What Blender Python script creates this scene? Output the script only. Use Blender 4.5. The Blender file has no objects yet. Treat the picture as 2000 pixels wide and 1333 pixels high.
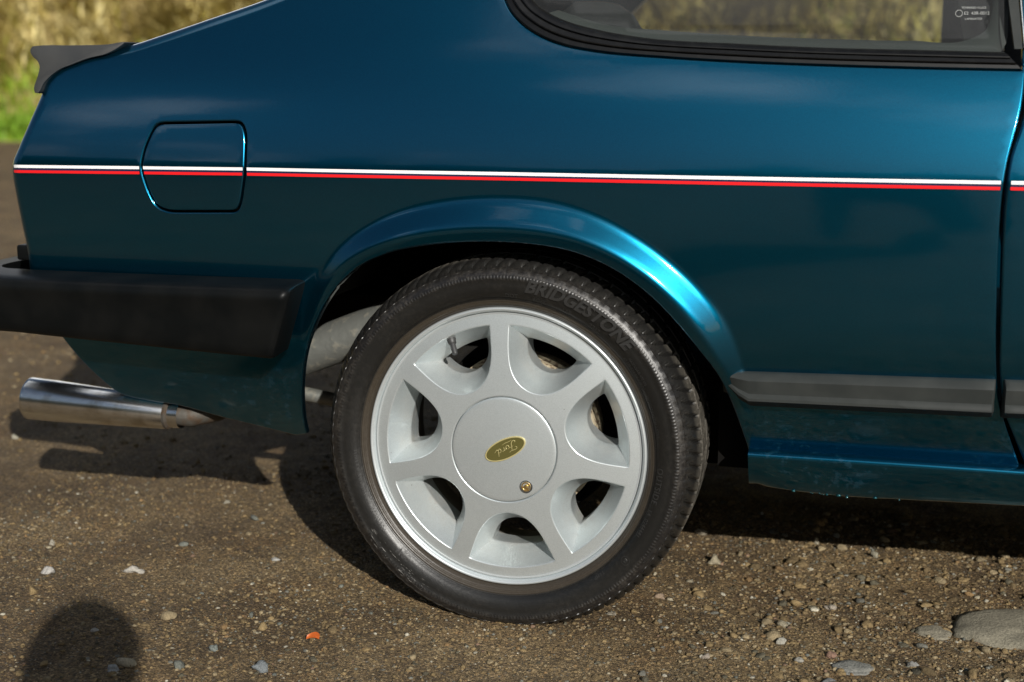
import bpy, bmesh, math, random
import numpy as np
from mathutils import Vector, Matrix
from mathutils.geometry import delaunay_2d_cdt

random.seed(4)
rng = np.random.default_rng(7)
C = bpy.context.scene.collection
sc = bpy.context.scene
R = math.radians
PI = math.pi

# ------------------------------------------------------------------ camera
PSI, TH, FPX = R(14.5), R(10.9), 2800.0
ZW = 0.277                                   # wheel centre height
GZ = -0.010                                  # mean ground level
fwd = np.array([-math.sin(PSI)*math.cos(TH), math.cos(PSI)*math.cos(TH), -math.sin(TH)])
rgt = np.array([math.cos(PSI), math.sin(PSI), 0.0])
upv = np.cross(rgt, fwd)


def ray(u, v):
    return fwd + (u-1000)/FPX*rgt + (666.5-v)/FPX*upv


CAM = np.array([0, 0, ZW]) - ray(991, 871)*2.228
cd = bpy.data.cameras.new('camera')
cam = bpy.data.objects.new('camera', cd)
C.objects.link(cam)
cam.matrix_world = Matrix(((rgt[0], upv[0], -fwd[0], CAM[0]), (rgt[1], upv[1], -fwd[1], CAM[1]),
                           (rgt[2], upv[2], -fwd[2], CAM[2]), (0, 0, 0, 1)))
cd.sensor_width = 36
cd.lens = FPX/2000*36
cd.clip_start, cd.clip_end = 0.05, 500
cd.dof.use_dof = True
cd.dof.focus_distance = 2.21
cd.dof.aperture_fstop = 3.6
sc.camera = cam

# ------------------------------------------------------------------ sky, sun, exposure
TO_SUN = Vector((0.467, -0.783, 0.411)).normalized()
EL = math.asin(TO_SUN.z)
ROT = math.atan2(TO_SUN.x, TO_SUN.y)
w = bpy.data.worlds.new("World")
sc.world = w
w.use_nodes = True
nt = w.node_tree
nt.nodes.clear()
wo = nt.nodes.new('ShaderNodeOutputWorld')
bg = nt.nodes.new('ShaderNodeBackground')
sky = nt.nodes.new('ShaderNodeTexSky')
sky.sky_type = 'NISHITA'
sky.sun_disc = False
sky.sun_elevation = EL
sky.sun_rotation = ROT
bg.inputs['Strength'].default_value = 0.05
tc = nt.nodes.new('ShaderNodeTexCoord')
mp = nt.nodes.new('ShaderNodeMapping')
mp.inputs['Scale'].default_value = (1, 1, 1.15)
mp.inputs['Rotation'].default_value = (0, 0, R(-22))
mp.inputs['Location'].default_value = (12.9, 9.3, 2.26)
nz = nt.nodes.new('ShaderNodeTexNoise')
nz.inputs['Scale'].default_value = 1.9
nz.inputs['Detail'].default_value = 7
nz.inputs['Roughness'].default_value = 0.55
rp = nt.nodes.new('ShaderNodeValToRGB')
rp.color_ramp.elements[0].position = 0.55
rp.color_ramp.elements[1].position = 0.66
mx = nt.nodes.new('ShaderNodeMix')
mx.data_type = 'RGBA'
mx.inputs[7].default_value = (25, 25.5, 26.5, 1)
L = nt.links.new
L(tc.outputs['Generated'], mp.inputs['Vector'])
L(mp.outputs[0], nz.inputs['Vector'])
L(nz.outputs['Fac'], rp.inputs['Fac'])
L(rp.outputs['Color'], mx.inputs['Factor'])
L(sky.outputs[0], mx.inputs[6])
L(mx.outputs[2], bg.inputs['Color'])
L(bg.outputs[0], wo.inputs[0])

sd = bpy.data.lights.new('sun', 'SUN')
sd.energy = 5.0
sd.angle = R(0.5)
sd.color = (1.0, 0.965, 0.90)
sun = bpy.data.objects.new('sun', sd)
C.objects.link(sun)
sun.rotation_euler = (-TO_SUN).to_track_quat('-Z', 'Y').to_euler()
sun.location = (5, -8, 6)
sc.view_settings.view_transform = 'Standard'
sc.view_settings.look = 'None'
sc.view_settings.exposure = 0.15
sc.view_settings.gamma = 1
sc.view_settings.use_curve_mapping = False


# ------------------------------------------------------------------ materials
def mat(name, col, rough=0.5, metal=0.0, coat=0.0, spec=0.5, bump=None, noise=None):
    """bump=(scale, strength, distance); noise=(scale, colour2, lo, hi)"""
    m = bpy.data.materials.new(name)
    m.use_nodes = True
    n = m.node_tree
    b = n.nodes['Principled BSDF']
    b.inputs['Base Color'].default_value = (*col, 1)
    b.inputs['Roughness'].default_value = rough
    b.inputs['Metallic'].default_value = metal
    b.inputs['Coat Weight'].default_value = coat
    b.inputs['Coat Roughness'].default_value = 0.03
    b.inputs['Specular IOR Level'].default_value = spec
    if noise or bump:
        t = n.nodes.new('ShaderNodeTexCoord')
    if noise:
        z = n.nodes.new('ShaderNodeTexNoise')
        z.inputs['Scale'].default_value = noise[0]
        z.inputs['Detail'].default_value = 6
        n.links.new(t.outputs['Object'], z.inputs['Vector'])
        r = n.nodes.new('ShaderNodeValToRGB')
        r.color_ramp.elements[0].position = noise[2]
        r.color_ramp.elements[1].position = noise[3]
        r.color_ramp.elements[0].color = (*col, 1)
        r.color_ramp.elements[1].color = (*noise[1], 1)
        n.links.new(z.outputs['Fac'], r.inputs['Fac'])
        n.links.new(r.outputs['Color'], b.inputs['Base Color'])
    if bump:
        z = n.nodes.new('ShaderNodeTexNoise')
        z.inputs['Scale'].default_value = bump[0]
        z.inputs['Detail'].default_value = 4
        n.links.new(t.outputs['Object'], z.inputs['Vector'])
        bp = n.nodes.new('ShaderNodeBump')
        bp.inputs['Strength'].default_value = bump[1]
        bp.inputs['Distance'].default_value = bump[2]
        n.links.new(z.outputs['Fac'], bp.inputs['Height'])
        n.links.new(bp.outputs[0], b.inputs['Normal'])
    return m


def node(n, typ, **kw):
    x = n.nodes.new(typ)
    for k, v in kw.items():
        if k in ('operation', 'data_type', 'blend_type', 'feature', 'distance', 'noise_dimensions'):
            setattr(x, k, v)
        else:
            x.inputs[k].default_value = v
    return x


def math_node(n, op, a, b=None):
    x = n.nodes.new('ShaderNodeMath')
    x.operation = op
    for i, q in enumerate((a, b)):
        if q is None:
            continue
        if isinstance(q, (int, float)):
            x.inputs[i].default_value = q
        else:
            n.links.new(q, x.inputs[i])
    return x.outputs[0]


def ramp(n, fac, stops, interp='LINEAR'):
    r = n.nodes.new('ShaderNodeValToRGB')
    e = r.color_ramp.elements
    r.color_ramp.interpolation = interp
    while len(e) < len(stops):
        e.new(0.5)
    for i, (p, c) in enumerate(stops):
        e[i].position = p
        e[i].color = (*c, 1) if not isinstance(c, (int, float)) else (c, c, c, 1)
    n.links.new(fac, r.inputs['Fac'])
    return r.outputs['Color']


def mixc(n, fac, a, b):
    x = n.nodes.new('ShaderNodeMix')
    x.data_type = 'RGBA'
    for s, q in ((x.inputs['Factor'], fac), (x.inputs[6], a), (x.inputs[7], b)):
        if isinstance(q, tuple):
            s.default_value = (*q, 1)
        elif isinstance(q, (int, float)):
            s.default_value = q
        else:
            n.links.new(q, s)
    return x.outputs[2]


def make_paint():
    m = bpy.data.materials.new('teal_metallic_paint')
    m.use_nodes = True
    n = m.node_tree
    b = n.nodes['Principled BSDF']
    t = node(n, 'ShaderNodeTexCoord')
    fl = node(n, 'ShaderNodeTexVoronoi', Scale=1500.0)
    n.links.new(t.outputs['Object'], fl.inputs['Vector'])
    flake = ramp(n, fl.outputs['Color'], [(0.0, (0.0009, 0.094, 0.176)), (1.0, (0.0014, 0.138, 0.238))])
    # dried mud flecks thrown up on the low panels
    sep = node(n, 'ShaderNodeSeparateXYZ')
    n.links.new(t.outputs['Object'], sep.inputs[0])
    low = math_node(n, 'MULTIPLY', math_node(n, 'SUBTRACT', 0.47, sep.outputs['Z']), 5.0)
    low = math_node(n, 'MINIMUM', math_node(n, 'MAXIMUM', low, 0.0), 1.0)
    sp = node(n, 'ShaderNodeTexNoise', Scale=75.0, Detail=5.0, Roughness=0.7)
    n.links.new(t.outputs['Object'], sp.inputs['Vector'])
    big = node(n, 'ShaderNodeTexNoise', Scale=9.0, Detail=2.0)
    n.links.new(t.outputs['Object'], big.inputs['Vector'])
    k = math_node(n, 'MULTIPLY', sp.outputs['Fac'], math_node(n, 'ADD', big.outputs['Fac'], 0.48))
    mud = math_node(n, 'MULTIPLY', ramp(n, k, [(0.62, 0.0), (0.70, 1.0)]), low)
    mud = math_node(n, 'MULTIPLY', mud, 0.16)
    n.links.new(mixc(n, mud, flake, (0.13, 0.12, 0.10)), b.inputs['Base Color'])
    n.links.new(math_node(n, 'SUBTRACT', 0.975, math_node(n, 'MULTIPLY', mud, 0.9)), b.inputs['Metallic'])
    n.links.new(math_node(n, 'SUBTRACT', 1.0, mud), b.inputs['Coat Weight'])
    b.inputs['Roughness'].default_value = 0.275
    b.inputs['Coat Roughness'].default_value = 0.08
    # faint orange peel
    op = node(n, 'ShaderNodeTexNoise', Scale=160.0, Detail=1.0)
    n.links.new(t.outputs['Object'], op.inputs['Vector'])
    bp = node(n, 'ShaderNodeBump', Strength=0.05, Distance=0.0006)
    n.links.new(op.outputs['Fac'], bp.inputs['Height'])
    n.links.new(bp.outputs[0], b.inputs['Coat Normal'])
    return m


def make_tyre_mat():
    m = bpy.data.materials.new('tyre_rubber')
    m.use_nodes = True
    n = m.node_tree
    b = n.nodes['Principled BSDF']
    t = node(n, 'ShaderNodeTexCoord')
    sep = node(n, 'ShaderNodeSeparateXYZ')
    n.links.new(t.outputs['Object'], sep.inputs[0])
    x, z = sep.outputs['X'], sep.outputs['Z']
    rad = math_node(n, 'SQRT', math_node(n, 'ADD', math_node(n, 'MULTIPLY', x, x), math_node(n, 'MULTIPLY', z, z)))
    q = math_node(n, 'MULTIPLY', math_node(n, 'SUBTRACT', rad, 0.215), 1/0.081)
    # dust: brown on the bead, pinkish bloom on the outer sidewall, grey grit on the tread
    base = ramp(n, q, [(0.0, (0.030, 0.023, 0.016)), (0.17, (0.034, 0.027, 0.019)), (0.21, (0.0072, 0.007, 0.0064)),
                       (0.56, (0.0078, 0.0075, 0.0068)), (0.70, (0.011, 0.010, 0.0097)), (0.86, (0.011, 0.0107, 0.0098)),
                       (0.925, (0.011, 0.0105, 0.010)), (0.965, (0.052, 0.048, 0.040))])
    ns = node(n, 'ShaderNodeTexNoise', Scale=140.0, Detail=6.0, Roughness=0.75)
    n.links.new(t.outputs['Object'], ns.inputs['Vector'])
    ns2 = node(n, 'ShaderNodeTexNoise', Scale=11.0, Detail=4.0)
    n.links.new(t.outputs['Object'], ns2.inputs['Vector'])
    amt = math_node(n, 'MULTIPLY', ramp(n, q, [(0.0, 0.10), (0.55, 0.05), (0.66, 0.32), (0.80, 0.14), (0.94, 0.0), (0.97, 0.9)]),
                    ramp(n, math_node(n, 'MULTIPLY', ns.outputs['Fac'], math_node(n, 'ADD', ns2.outputs['Fac'], 0.5)),
                         [(0.46, 0.0), (0.68, 0.75)]))
    ang = math_node(n, 'ARCTAN2', z, x)
    cv = node(n, 'ShaderNodeCombineXYZ')
    n.links.new(math_node(n, 'MULTIPLY', ang, 14.0), cv.inputs[0])
    n.links.new(math_node(n, 'MULTIPLY', rad, 420.0), cv.inputs[1])
    sn = node(n, 'ShaderNodeTexNoise', Scale=1.0, Detail=4.0, Roughness=0.7)
    n.links.new(cv.outputs[0], sn.inputs['Vector'])
    arc = ramp(n, math_node(n, 'ADD', math_node(n, 'MULTIPLY', ang, 0.5), 1.5), [(0.0, 0.0), (0.20, 0.0), (0.27, 1.0), (0.42, 1.0), (0.52, 0.0)])
    ringm = ramp(n, q, [(0.42, 0.0), (0.48, 1.0), (0.66, 1.0), (0.72, 0.0)])
    scuff = math_node(n, 'MULTIPLY', math_node(n, 'MULTIPLY', arc, ringm), ramp(n, sn.outputs['Fac'], [(0.59, 0.0), (0.66, 0.7)]))
    col = mixc(n, amt, base, (0.12, 0.105, 0.085))
    n.links.new(mixc(n, scuff, col, (0.42, 0.41, 0.38)), b.inputs['Base Color'])
    # serrated band round the sidewall and rough grit
    rib = math_node(n, 'SINE', math_node(n, 'MULTIPLY', ang, 330.0))
    band = ramp(n, q, [(0.585, 0.0), (0.60, 1.0), (0.655, 1.0), (0.67, 0.0)])
    ring = math_node(n, 'SINE', math_node(n, 'MULTIPLY', rad, 1900.0))
    inner = ramp(n, q, [(0.0, 0.5), (0.20, 0.5), (0.24, 0.0)])
    h = math_node(n, 'ADD', math_node(n, 'MULTIPLY', math_node(n, 'MULTIPLY', rib, band), 0.35), math_node(n, 'MULTIPLY', ring, inner))
    h = math_node(n, 'ADD', h, math_node(n, 'MULTIPLY', ns.outputs['Fac'], 0.9))
    bp = node(n, 'ShaderNodeBump', Strength=0.6, Distance=0.0007)
    n.links.new(h, bp.inputs['Height'])
    n.links.new(bp.outputs[0], b.inputs['Normal'])
    n.links.new(math_node(n, 'ADD', 0.37, math_node(n, 'MULTIPLY', amt, 0.4)), b.inputs['Roughness'])
    return m


def make_dirt():
    m = bpy.data.materials.new('packed_dirt')
    m.use_nodes = True
    n = m.node_tree
    b = n.nodes['Principled BSDF']
    t = node(n, 'ShaderNodeTexCoord')
    g = t.outputs['Object']

    def noise(scale, det=5.0, rough=0.6):
        z = node(n, 'ShaderNodeTexNoise', Scale=scale, Detail=det, Roughness=rough)
        n.links.new(g, z.inputs['Vector'])
        return z.outputs['Fac']
    patch = ramp(n, noise(2.2), [(0.34, (0.205, 0.138, 0.064)), (0.52, (0.29, 0.202, 0.098)), (0.70, (0.35, 0.255, 0.135))])
    damp = ramp(n, noise(3.7, 6.0, 0.65), [(0.42, (0.62, 0.60, 0.60)), (0.56, (1.0, 1.0, 1.0))])
    dx_ = n.nodes.new('ShaderNodeMix')
    dx_.data_type = 'RGBA'
    dx_.blend_type = 'MULTIPLY'
    dx_.inputs['Factor'].default_value = 1
    n.links.new(patch, dx_.inputs[6])
    n.links.new(damp, dx_.inputs[7])
    patch = dx_.outputs[2]
    rust = ramp(n, noise(5.5, 3.0), [(0.50, 0.0), (0.74, 0.5)])
    col = mixc(n, rust, patch, (0.27, 0.155, 0.058))
    fine = noise(170.0, 6.0, 0.75)
    col = mixc(n, ramp(n, fine, [(0.38, 0.85), (0.55, 0.0)]), col, (0.055, 0.038, 0.022))
    v2 = node(n, 'ShaderNodeTexVoronoi', Scale=330.0, Randomness=1.0)
    n.links.new(g, v2.inputs['Vector'])
    s2 = node(n, 'ShaderNodeSeparateColor')
    n.links.new(v2.outputs['Color'], s2.inputs[0])
    gx = n.nodes.new('ShaderNodeMix')
    gx.data_type = 'RGBA'
    gx.blend_type = 'MULTIPLY'
    gx.inputs['Factor'].default_value = 1
    n.links.new(col, gx.inputs[6])
    n.links.new(ramp(n, s2.outputs[0], [(0.0, (0.35, 0.35, 0.36)), (0.5, (0.9, 0.9, 0.9)), (0.85, (1.2, 1.15, 1.1)), (1.0, (2.2, 2.3, 2.5))]), gx.inputs[7])
    col = gx.outputs[2]
    grain = math_node(n, 'MULTIPLY', s2.outputs[1], ramp(n, v2.outputs['Distance'], [(0.2, 1.0), (0.6, 0.0)]))
    vo = node(n, 'ShaderNodeTexVoronoi', Scale=190.0, Randomness=1.0)
    n.links.new(g, vo.inputs['Vector'])
    sepc = node(n, 'ShaderNodeSeparateColor')
    n.links.new(vo.outputs['Color'], sepc.inputs[0])
    pick = ramp(n, sepc.outputs[0], [(0.86, 0.0), (0.90, 0.8)])
    shape = ramp(n, vo.outputs['Distance'], [(0.34, 1.0), (0.44, 0.0)])
    gcol = ramp(n, sepc.outputs[1], [(0.0, (0.10, 0.085, 0.07)), (0.35, (0.22, 0.19, 0.15)), (0.6, (0.17, 0.10, 0.06)),
                                     (0.8, (0.15, 0.15, 0.14)), (1.0, (0.36, 0.33, 0.28))])
    grit = math_node(n, 'MULTIPLY', pick, shape)
    col = mixc(n, grit, col, gcol)
    n.links.new(col, b.inputs['Base Color'])
    h = math_node(n, 'ADD', math_node(n, 'MULTIPLY', fine, 1.0), math_node(n, 'MULTIPLY', grit, 0.8))
    h = math_node(n, 'ADD', h, math_node(n, 'MULTIPLY', noise(45.0), 1.6))
    h = math_node(n, 'ADD', h, math_node(n, 'MULTIPLY', grain, 0.7))
    bp = node(n, 'ShaderNodeBump', Strength=1.0, Distance=0.008)
    n.links.new(h, bp.inputs['Height'])
    n.links.new(bp.outputs[0], b.inputs['Normal'])
    b.inputs['Roughness'].default_value = 0.8
    b.inputs['Specular IOR Level'].default_value = 0.35
    return m


def make_vcol(name, rough=0.8, bump=None, trans=0.0):
    m = bpy.data.materials.new(name)
    m.use_nodes = True
    n = m.node_tree
    b = n.nodes['Principled BSDF']
    a = node(n, 'ShaderNodeVertexColor')
    a.layer_name = 'Col'
    col = a.outputs['Color']
    if bump:
        t = node(n, 'ShaderNodeTexCoord')
        z = node(n, 'ShaderNodeTexNoise', Scale=bump[0], Detail=5.0, Roughness=0.7)
        n.links.new(t.outputs['Object'], z.inputs['Vector'])
        bp = node(n, 'ShaderNodeBump', Strength=bump[1], Distance=bump[2])
        n.links.new(z.outputs['Fac'], bp.inputs['Height'])
        n.links.new(bp.outputs[0], b.inputs['Normal'])
        mul = ramp(n, z.outputs['Fac'], [(0.3, 0.62), (0.7, 1.25)])
        x = n.nodes.new('ShaderNodeMix')
        x.data_type = 'RGBA'
        x.blend_type = 'MULTIPLY'
        x.inputs['Factor'].default_value = 1
        n.links.new(col, x.inputs[6])
        n.links.new(mul, x.inputs[7])
        col = x.outputs[2]
    n.links.new(col, b.inputs['Base Color'])
    b.inputs['Roughness'].default_value = rough
    b.inputs['Specular IOR Level'].default_value = 0.3
    return m


def make_glass():
    m = bpy.data.materials.new('window_glass')
    m.use_nodes = True
    n = m.node_tree
    n.nodes.remove(n.nodes['Principled BSDF'])
    tr = node(n, 'ShaderNodeBsdfTransparent')
    tr.inputs['Color'].default_value = (0.58, 0.63, 0.61, 1)
    gl = node(n, 'ShaderNodeBsdfGlossy')
    gl.inputs['Roughness'].default_value = 0.015
    df = node(n, 'ShaderNodeBsdfDiffuse')
    df.inputs['Color'].default_value = (0.5, 0.5, 0.47, 1)
    fr = node(n, 'ShaderNodeFresnel', IOR=1.52)
    ms = n.nodes.new('ShaderNodeMixShader')
    n.links.new(fr.outputs[0], ms.inputs[0])
    n.links.new(tr.outputs[0], ms.inputs[1])
    n.links.new(gl.outputs[0], ms.inputs[2])
    md = n.nodes.new('ShaderNodeMixShader')      # thin film of road dust
    md.inputs[0].default_value = 0.03
    n.links.new(ms.outputs[0], md.inputs[1])
    n.links.new(df.outputs[0], md.inputs[2])
    n.links.new(md.outputs[0], n.nodes['Material Output'].inputs[0])
    return m


PAINT = make_paint()
RUBBER = make_tyre_mat()
DIRT = make_dirt()
STONE = make_vcol('stone', 0.85, (230.0, 1.0, 0.004))
GRASS = make_vcol('grass_blade', 0.6)
GLASS = make_glass()
PLASTIC = mat('black_bumper_plastic', (0.0028, 0.0034, 0.0036), 0.42, spec=0.14, bump=(900, 0.15, 0.0003), noise=(14, (0.0065, 0.0067, 0.0064), 0.4, 0.75))
MOULD = mat('grey_moulding_plastic', (0.023, 0.026, 0.025), 0.5, spec=0.2, bump=(700, 0.2, 0.0003), noise=(20, (0.035, 0.038, 0.036), 0.4, 0.75))
SPOIL = mat('grey_spoiler_rubber', (0.032, 0.033, 0.033), 0.6, bump=(500, 0.2, 0.0005), noise=(18, (0.045, 0.045, 0.043), 0.4, 0.7))
SEAL = mat('black_window_rubber', (0.004, 0.004, 0.004), 0.36, spec=0.4, noise=(60, (0.008, 0.008, 0.0075), 0.45, 0.75))


def make_silver():
    m = mat('silver_wheel_paint', (0.5, 0.54, 0.545), 0.36, metal=0.7, coat=0.5)
    n = m.node_tree
    b = n.nodes['Principled BSDF']
    t = node(n, 'ShaderNodeTexCoord')
    fl = node(n, 'ShaderNodeTexVoronoi', Scale=1800.0)
    n.links.new(t.outputs['Object'], fl.inputs['Vector'])
    sp = node(n, 'ShaderNodeSeparateColor')
    n.links.new(fl.outputs['Color'], sp.inputs[0])
    base = ramp(n, sp.outputs[0], [(0.0, (0.53, 0.575, 0.58)), (1.0, (0.67, 0.72, 0.73))])
    # brown brake dust lying in the recesses, thin road film and a few dark stone chips
    pos = node(n, 'ShaderNodeSeparateXYZ')
    n.links.new(t.outputs['Object'], pos.inputs[0])
    a = node(n, 'ShaderNodeTexNoise', Scale=28.0, Detail=7.0, Roughness=0.7)
    n.links.new(t.outputs['Object'], a.inputs['Vector'])
    deep = math_node(n, 'MINIMUM', math_node(n, 'MAXIMUM', math_node(n, 'MULTIPLY', math_node(n, 'SUBTRACT', pos.outputs['Y'], 0.004), 22.0), 0.10), 1.0)
    dust = math_node(n, 'MULTIPLY', ramp(n, a.outputs['Fac'], [(0.40, 0.0), (0.66, 0.55)]), deep)
    col = mixc(n, dust, base, (0.20, 0.165, 0.12))
    c = node(n, 'ShaderNodeTexVoronoi', Scale=75.0)
    n.links.new(t.outputs['Object'], c.inputs['Vector'])
    cs = node(n, 'ShaderNodeSeparateColor')
    n.links.new(c.outputs['Color'], cs.inputs[0])
    chip = math_node(n, 'MULTIPLY', math_node(n, 'GREATER_THAN', cs.outputs[0], 0.93), math_node(n, 'LESS_THAN', c.outputs['Distance'], 0.07))
    col = mixc(n, math_node(n, 'MULTIPLY', chip, 0.7), col, (0.08, 0.075, 0.07))
    n.links.new(col, b.inputs['Base Color'])
    n.links.new(math_node(n, 'SUBTRACT', 0.7, math_node(n, 'MULTIPLY', dust, 0.7)), b.inputs['Metallic'])
    return m


SILVER = make_silver()
LIP = mat('machined_rim_lip', (0.58, 0.62, 0.63), 0.36, metal=0.6)
CHROME = mat('stainless_exhaust_tip', (0.76, 0.76, 0.74), 0.22, metal=1.0, noise=(30, (0.50, 0.46, 0.38), 0.5, 0.72), bump=(60, 0.1, 0.001))
STEEL = mat('scuffed_silencer_steel', (0.17, 0.175, 0.16), 0.5, metal=0.5, noise=(60, (0.26, 0.25, 0.21), 0.55, 0.68), bump=(60, 0.5, 0.003))
RUSTY = mat('rusty_pipe', (0.060, 0.054, 0.045), 0.65, metal=0.2, noise=(70, (0.060, 0.038, 0.022), 0.4, 0.65), bump=(120, 0.5, 0.002))
DRUM = mat('rusty_brake_drum', (0.30, 0.25, 0.17), 0.7, noise=(130, (0.09, 0.055, 0.03), 0.50, 0.62), bump=(160, 0.6, 0.002))
BLACK = mat('black_underbody', (0.003, 0.003, 0.003), 0.9, spec=0.1, noise=(12, (0.006, 0.005, 0.004), 0.4, 0.7))
BARREL = mat('dusty_wheel_barrel', (0.15, 0.135, 0.115), 0.7, noise=(30, (0.07, 0.06, 0.05), 0.42, 0.65))
WHITE = mat('white_pinstripe', (0.80, 0.80, 0.80), 0.3, coat=0.5)
RED = mat('red_pinstripe', (0.72, 0.012, 0.016), 0.3, coat=0.5)
NAVY = mat('navy_pinstripe', (0.012, 0.016, 0.05), 0.3, coat=0.5)
GOLD = mat('pale_gold', (0.62, 0.54, 0.26), 0.35, metal=0.5)
OLIVE = mat('olive_badge_enamel', (0.085, 0.075, 0.022), 0.3, coat=0.6)
BRASS = mat('brass_lock', (0.62, 0.40, 0.12), 0.3, metal=0.9, noise=(300, (0.7, 0.6, 0.4), 0.45, 0.6))
VALVE = mat('valve_rubber', (0.035, 0.035, 0.035), 0.5)
TRIM = mat('dark_cabin_trim', (0.016, 0.017, 0.018), 0.8, noise=(25, (0.026, 0.026, 0.026), 0.4, 0.7))
LEDGE = mat('grey_window_ledge', (0.058, 0.063, 0.060), 0.7)
BEIGE = mat('beige_belt_webbing', (0.34, 0.30, 0.21), 0.8)
PALE = mat('etched_glass_mark', (0.28, 0.29, 0.28), 0.6)
LEAFM = mat('orange_leaf', (0.42, 0.09, 0.010), 0.5, noise=(90, (0.33, 0.06, 0.008), 0.4, 0.7))
LETTER = mat('raised_rubber_letter', (0.021, 0.0205, 0.0195), 0.40, bump=(300, 0.2, 0.0005))
CLOTH = mat('dark_jacket', (0.03, 0.035, 0.045), 0.9, noise=(30, (0.045, 0.05, 0.06), 0.4, 0.7))


# ------------------------------------------------------------------ object helpers
def link(name, me, m=None, parent=None, smooth=True):
    o = bpy.data.objects.new(name, me)
    C.objects.link(o)
    if m:
        me.materials.append(m)
    if smooth and len(me.polygons):
        me.polygons.foreach_set('use_smooth', np.ones(len(me.polygons), bool))
    if parent:
        o.parent = parent
    return o


def mesh(name, v, f, m, parent=None, smooth=True, fix=True, sharp=None):
    me = bpy.data.meshes.new(name)
    me.from_pydata([tuple(map(float, p)) for p in v], [], [tuple(map(int, q)) for q in f])
    if fix:
        bm = bmesh.new()
        bm.from_mesh(me)
        bmesh.ops.remove_doubles(bm, verts=bm.verts, dist=1e-5)
        bmesh.ops.recalc_face_normals(bm, faces=bm.faces)
        if sharp:
            for e in bm.edges:
                if len(e.link_faces) == 2 and e.calc_face_angle(0) > sharp:
                    e.smooth = False
        bm.to_mesh(me)
        bm.free()
    return link(name, me, m, parent, smooth)


def grid_faces(nu, nv, cu=False, cv=False):
    """nu rows of nv verts"""
    f = []
    for i in range(nu if cu else nu-1):
        for j in range(nv if cv else nv-1):
            a, b = i*nv+j, i*nv+(j+1) % nv
            c, d = ((i+1) % nu)*nv+(j+1) % nv, ((i+1) % nu)*nv+j
            f.append((a, b, c, d))
    return f


def loft(name, rows, m, parent=None, closed=False, caps=True, sharp=None, smooth=True):
    nv = len(rows[0])
    v = [p for r in rows for p in r]
    f = grid_faces(len(rows), nv, False, closed)
    if closed and caps:
        f.append(tuple(range(nv)))
        f.append(tuple((len(rows)-1)*nv+j for j in range(nv))[::-1])
    return mesh(name, v, f, m, parent, smooth, True, sharp)


def tube(name, path, radii, m, parent=None, n=40, caps=True, sharp=R(50)):
    path = [np.array(p, float) for p in path]
    rows = []
    for i, p in enumerate(path):
        d = path[min(i+1, len(path)-1)]-path[max(i-1, 0)]
        if np.linalg.norm(d) < 1e-9:
            d = path[-1]-path[0]
        d = d/np.linalg.norm(d)
        a = np.cross(d, (0, 0, 1.0))
        a /= np.linalg.norm(a)
        b = np.cross(d, a)
        rows.append([p+radii[i]*(math.cos(t)*a+math.sin(t)*b) for t in np.linspace(0, 2*PI, n, endpoint=False)])
    return loft(name, rows, m, parent, True, caps, sharp)


def box(name, lo, hi, m, parent=None, bev=0.0):
    bm = bmesh.new()
    bmesh.ops.create_cube(bm, size=1)
    for v in bm.verts:
        v.co = Vector([(lo[i]+hi[i])/2+v.co[i]*(hi[i]-lo[i]) for i in range(3)])
    if bev:
        bmesh.ops.bevel(bm, geom=list(bm.edges), offset=bev, segments=3, profile=0.5, affect='EDGES')
    me = bpy.data.meshes.new(name)
    bm.to_mesh(me)
    bm.free()
    return link(name, me, m, parent, bev > 0)


def thing(name, label, cat, loc=(0, 0, 0)):
    o = bpy.data.objects.new(name, None)
    C.objects.link(o)
    o.location = loc
    o['label'] = label
    o['category'] = cat
    return o


def smooth_poly(pts, step, closed=False):
    """Catmull-Rom through pts resampled at about `step`"""
    p = np.array(pts, float)
    n = len(p)
    out = []
    for i in range(n if closed else n-1):
        p0 = p[(i-1) % n] if (closed or i > 0) else 2*p[0]-p[1]
        p1, p2 = p[i], p[(i+1) % n]
        p3 = p[(i+2) % n] if (closed or i+2 < n) else 2*p[-1]-p[-2]
        # centripetal-ish: scale tangents by local segment length
        l0, l1, l2 = (np.linalg.norm(p1-p0)+1e-9, np.linalg.norm(p2-p1)+1e-9, np.linalg.norm(p3-p2)+1e-9)
        m1 = ((p1-p0)/l0*l1+(p2-p1)/l1*l0)/(l0+l1)*l1
        m2 = ((p2-p1)/l1*l2+(p3-p2)/l2*l1)/(l1+l2)*l1
        k = max(1, int(round(l1/step)))
        for j in range(k):
            t = j/k
            out.append((2*t**3-3*t*t+1)*p1+(t**3-2*t*t+t)*m1+(-2*t**3+3*t*t)*p2+(t**3-t*t)*m2)
    if not closed:
        out.append(p[-1])
    return np.array(out)


def soften(pts, step, passes, closed=False):
    """straight segments with evenly rounded corners"""
    p = resample(pts, step, closed)
    for _ in range(passes):
        q = 0.5*p+0.25*np.roll(p, 1, 0)+0.25*np.roll(p, -1, 0)
        if not closed:
            q[0], q[-1] = p[0], p[-1]
        p = q
    return p


def resample(pts, step, closed=False):
    p = np.array(pts, float)
    if closed:
        p = np.vstack([p, p[:1]])
    s = np.concatenate([[0], np.cumsum(np.linalg.norm(np.diff(p, axis=0), axis=1))])
    k = max(2, int(s[-1]/step)+1)
    q = np.linspace(0, s[-1], k)
    r = np.stack([np.interp(q, s, p[:, i]) for i in range(p.shape[1])], 1)
    return r[:-1] if closed else r


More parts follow.
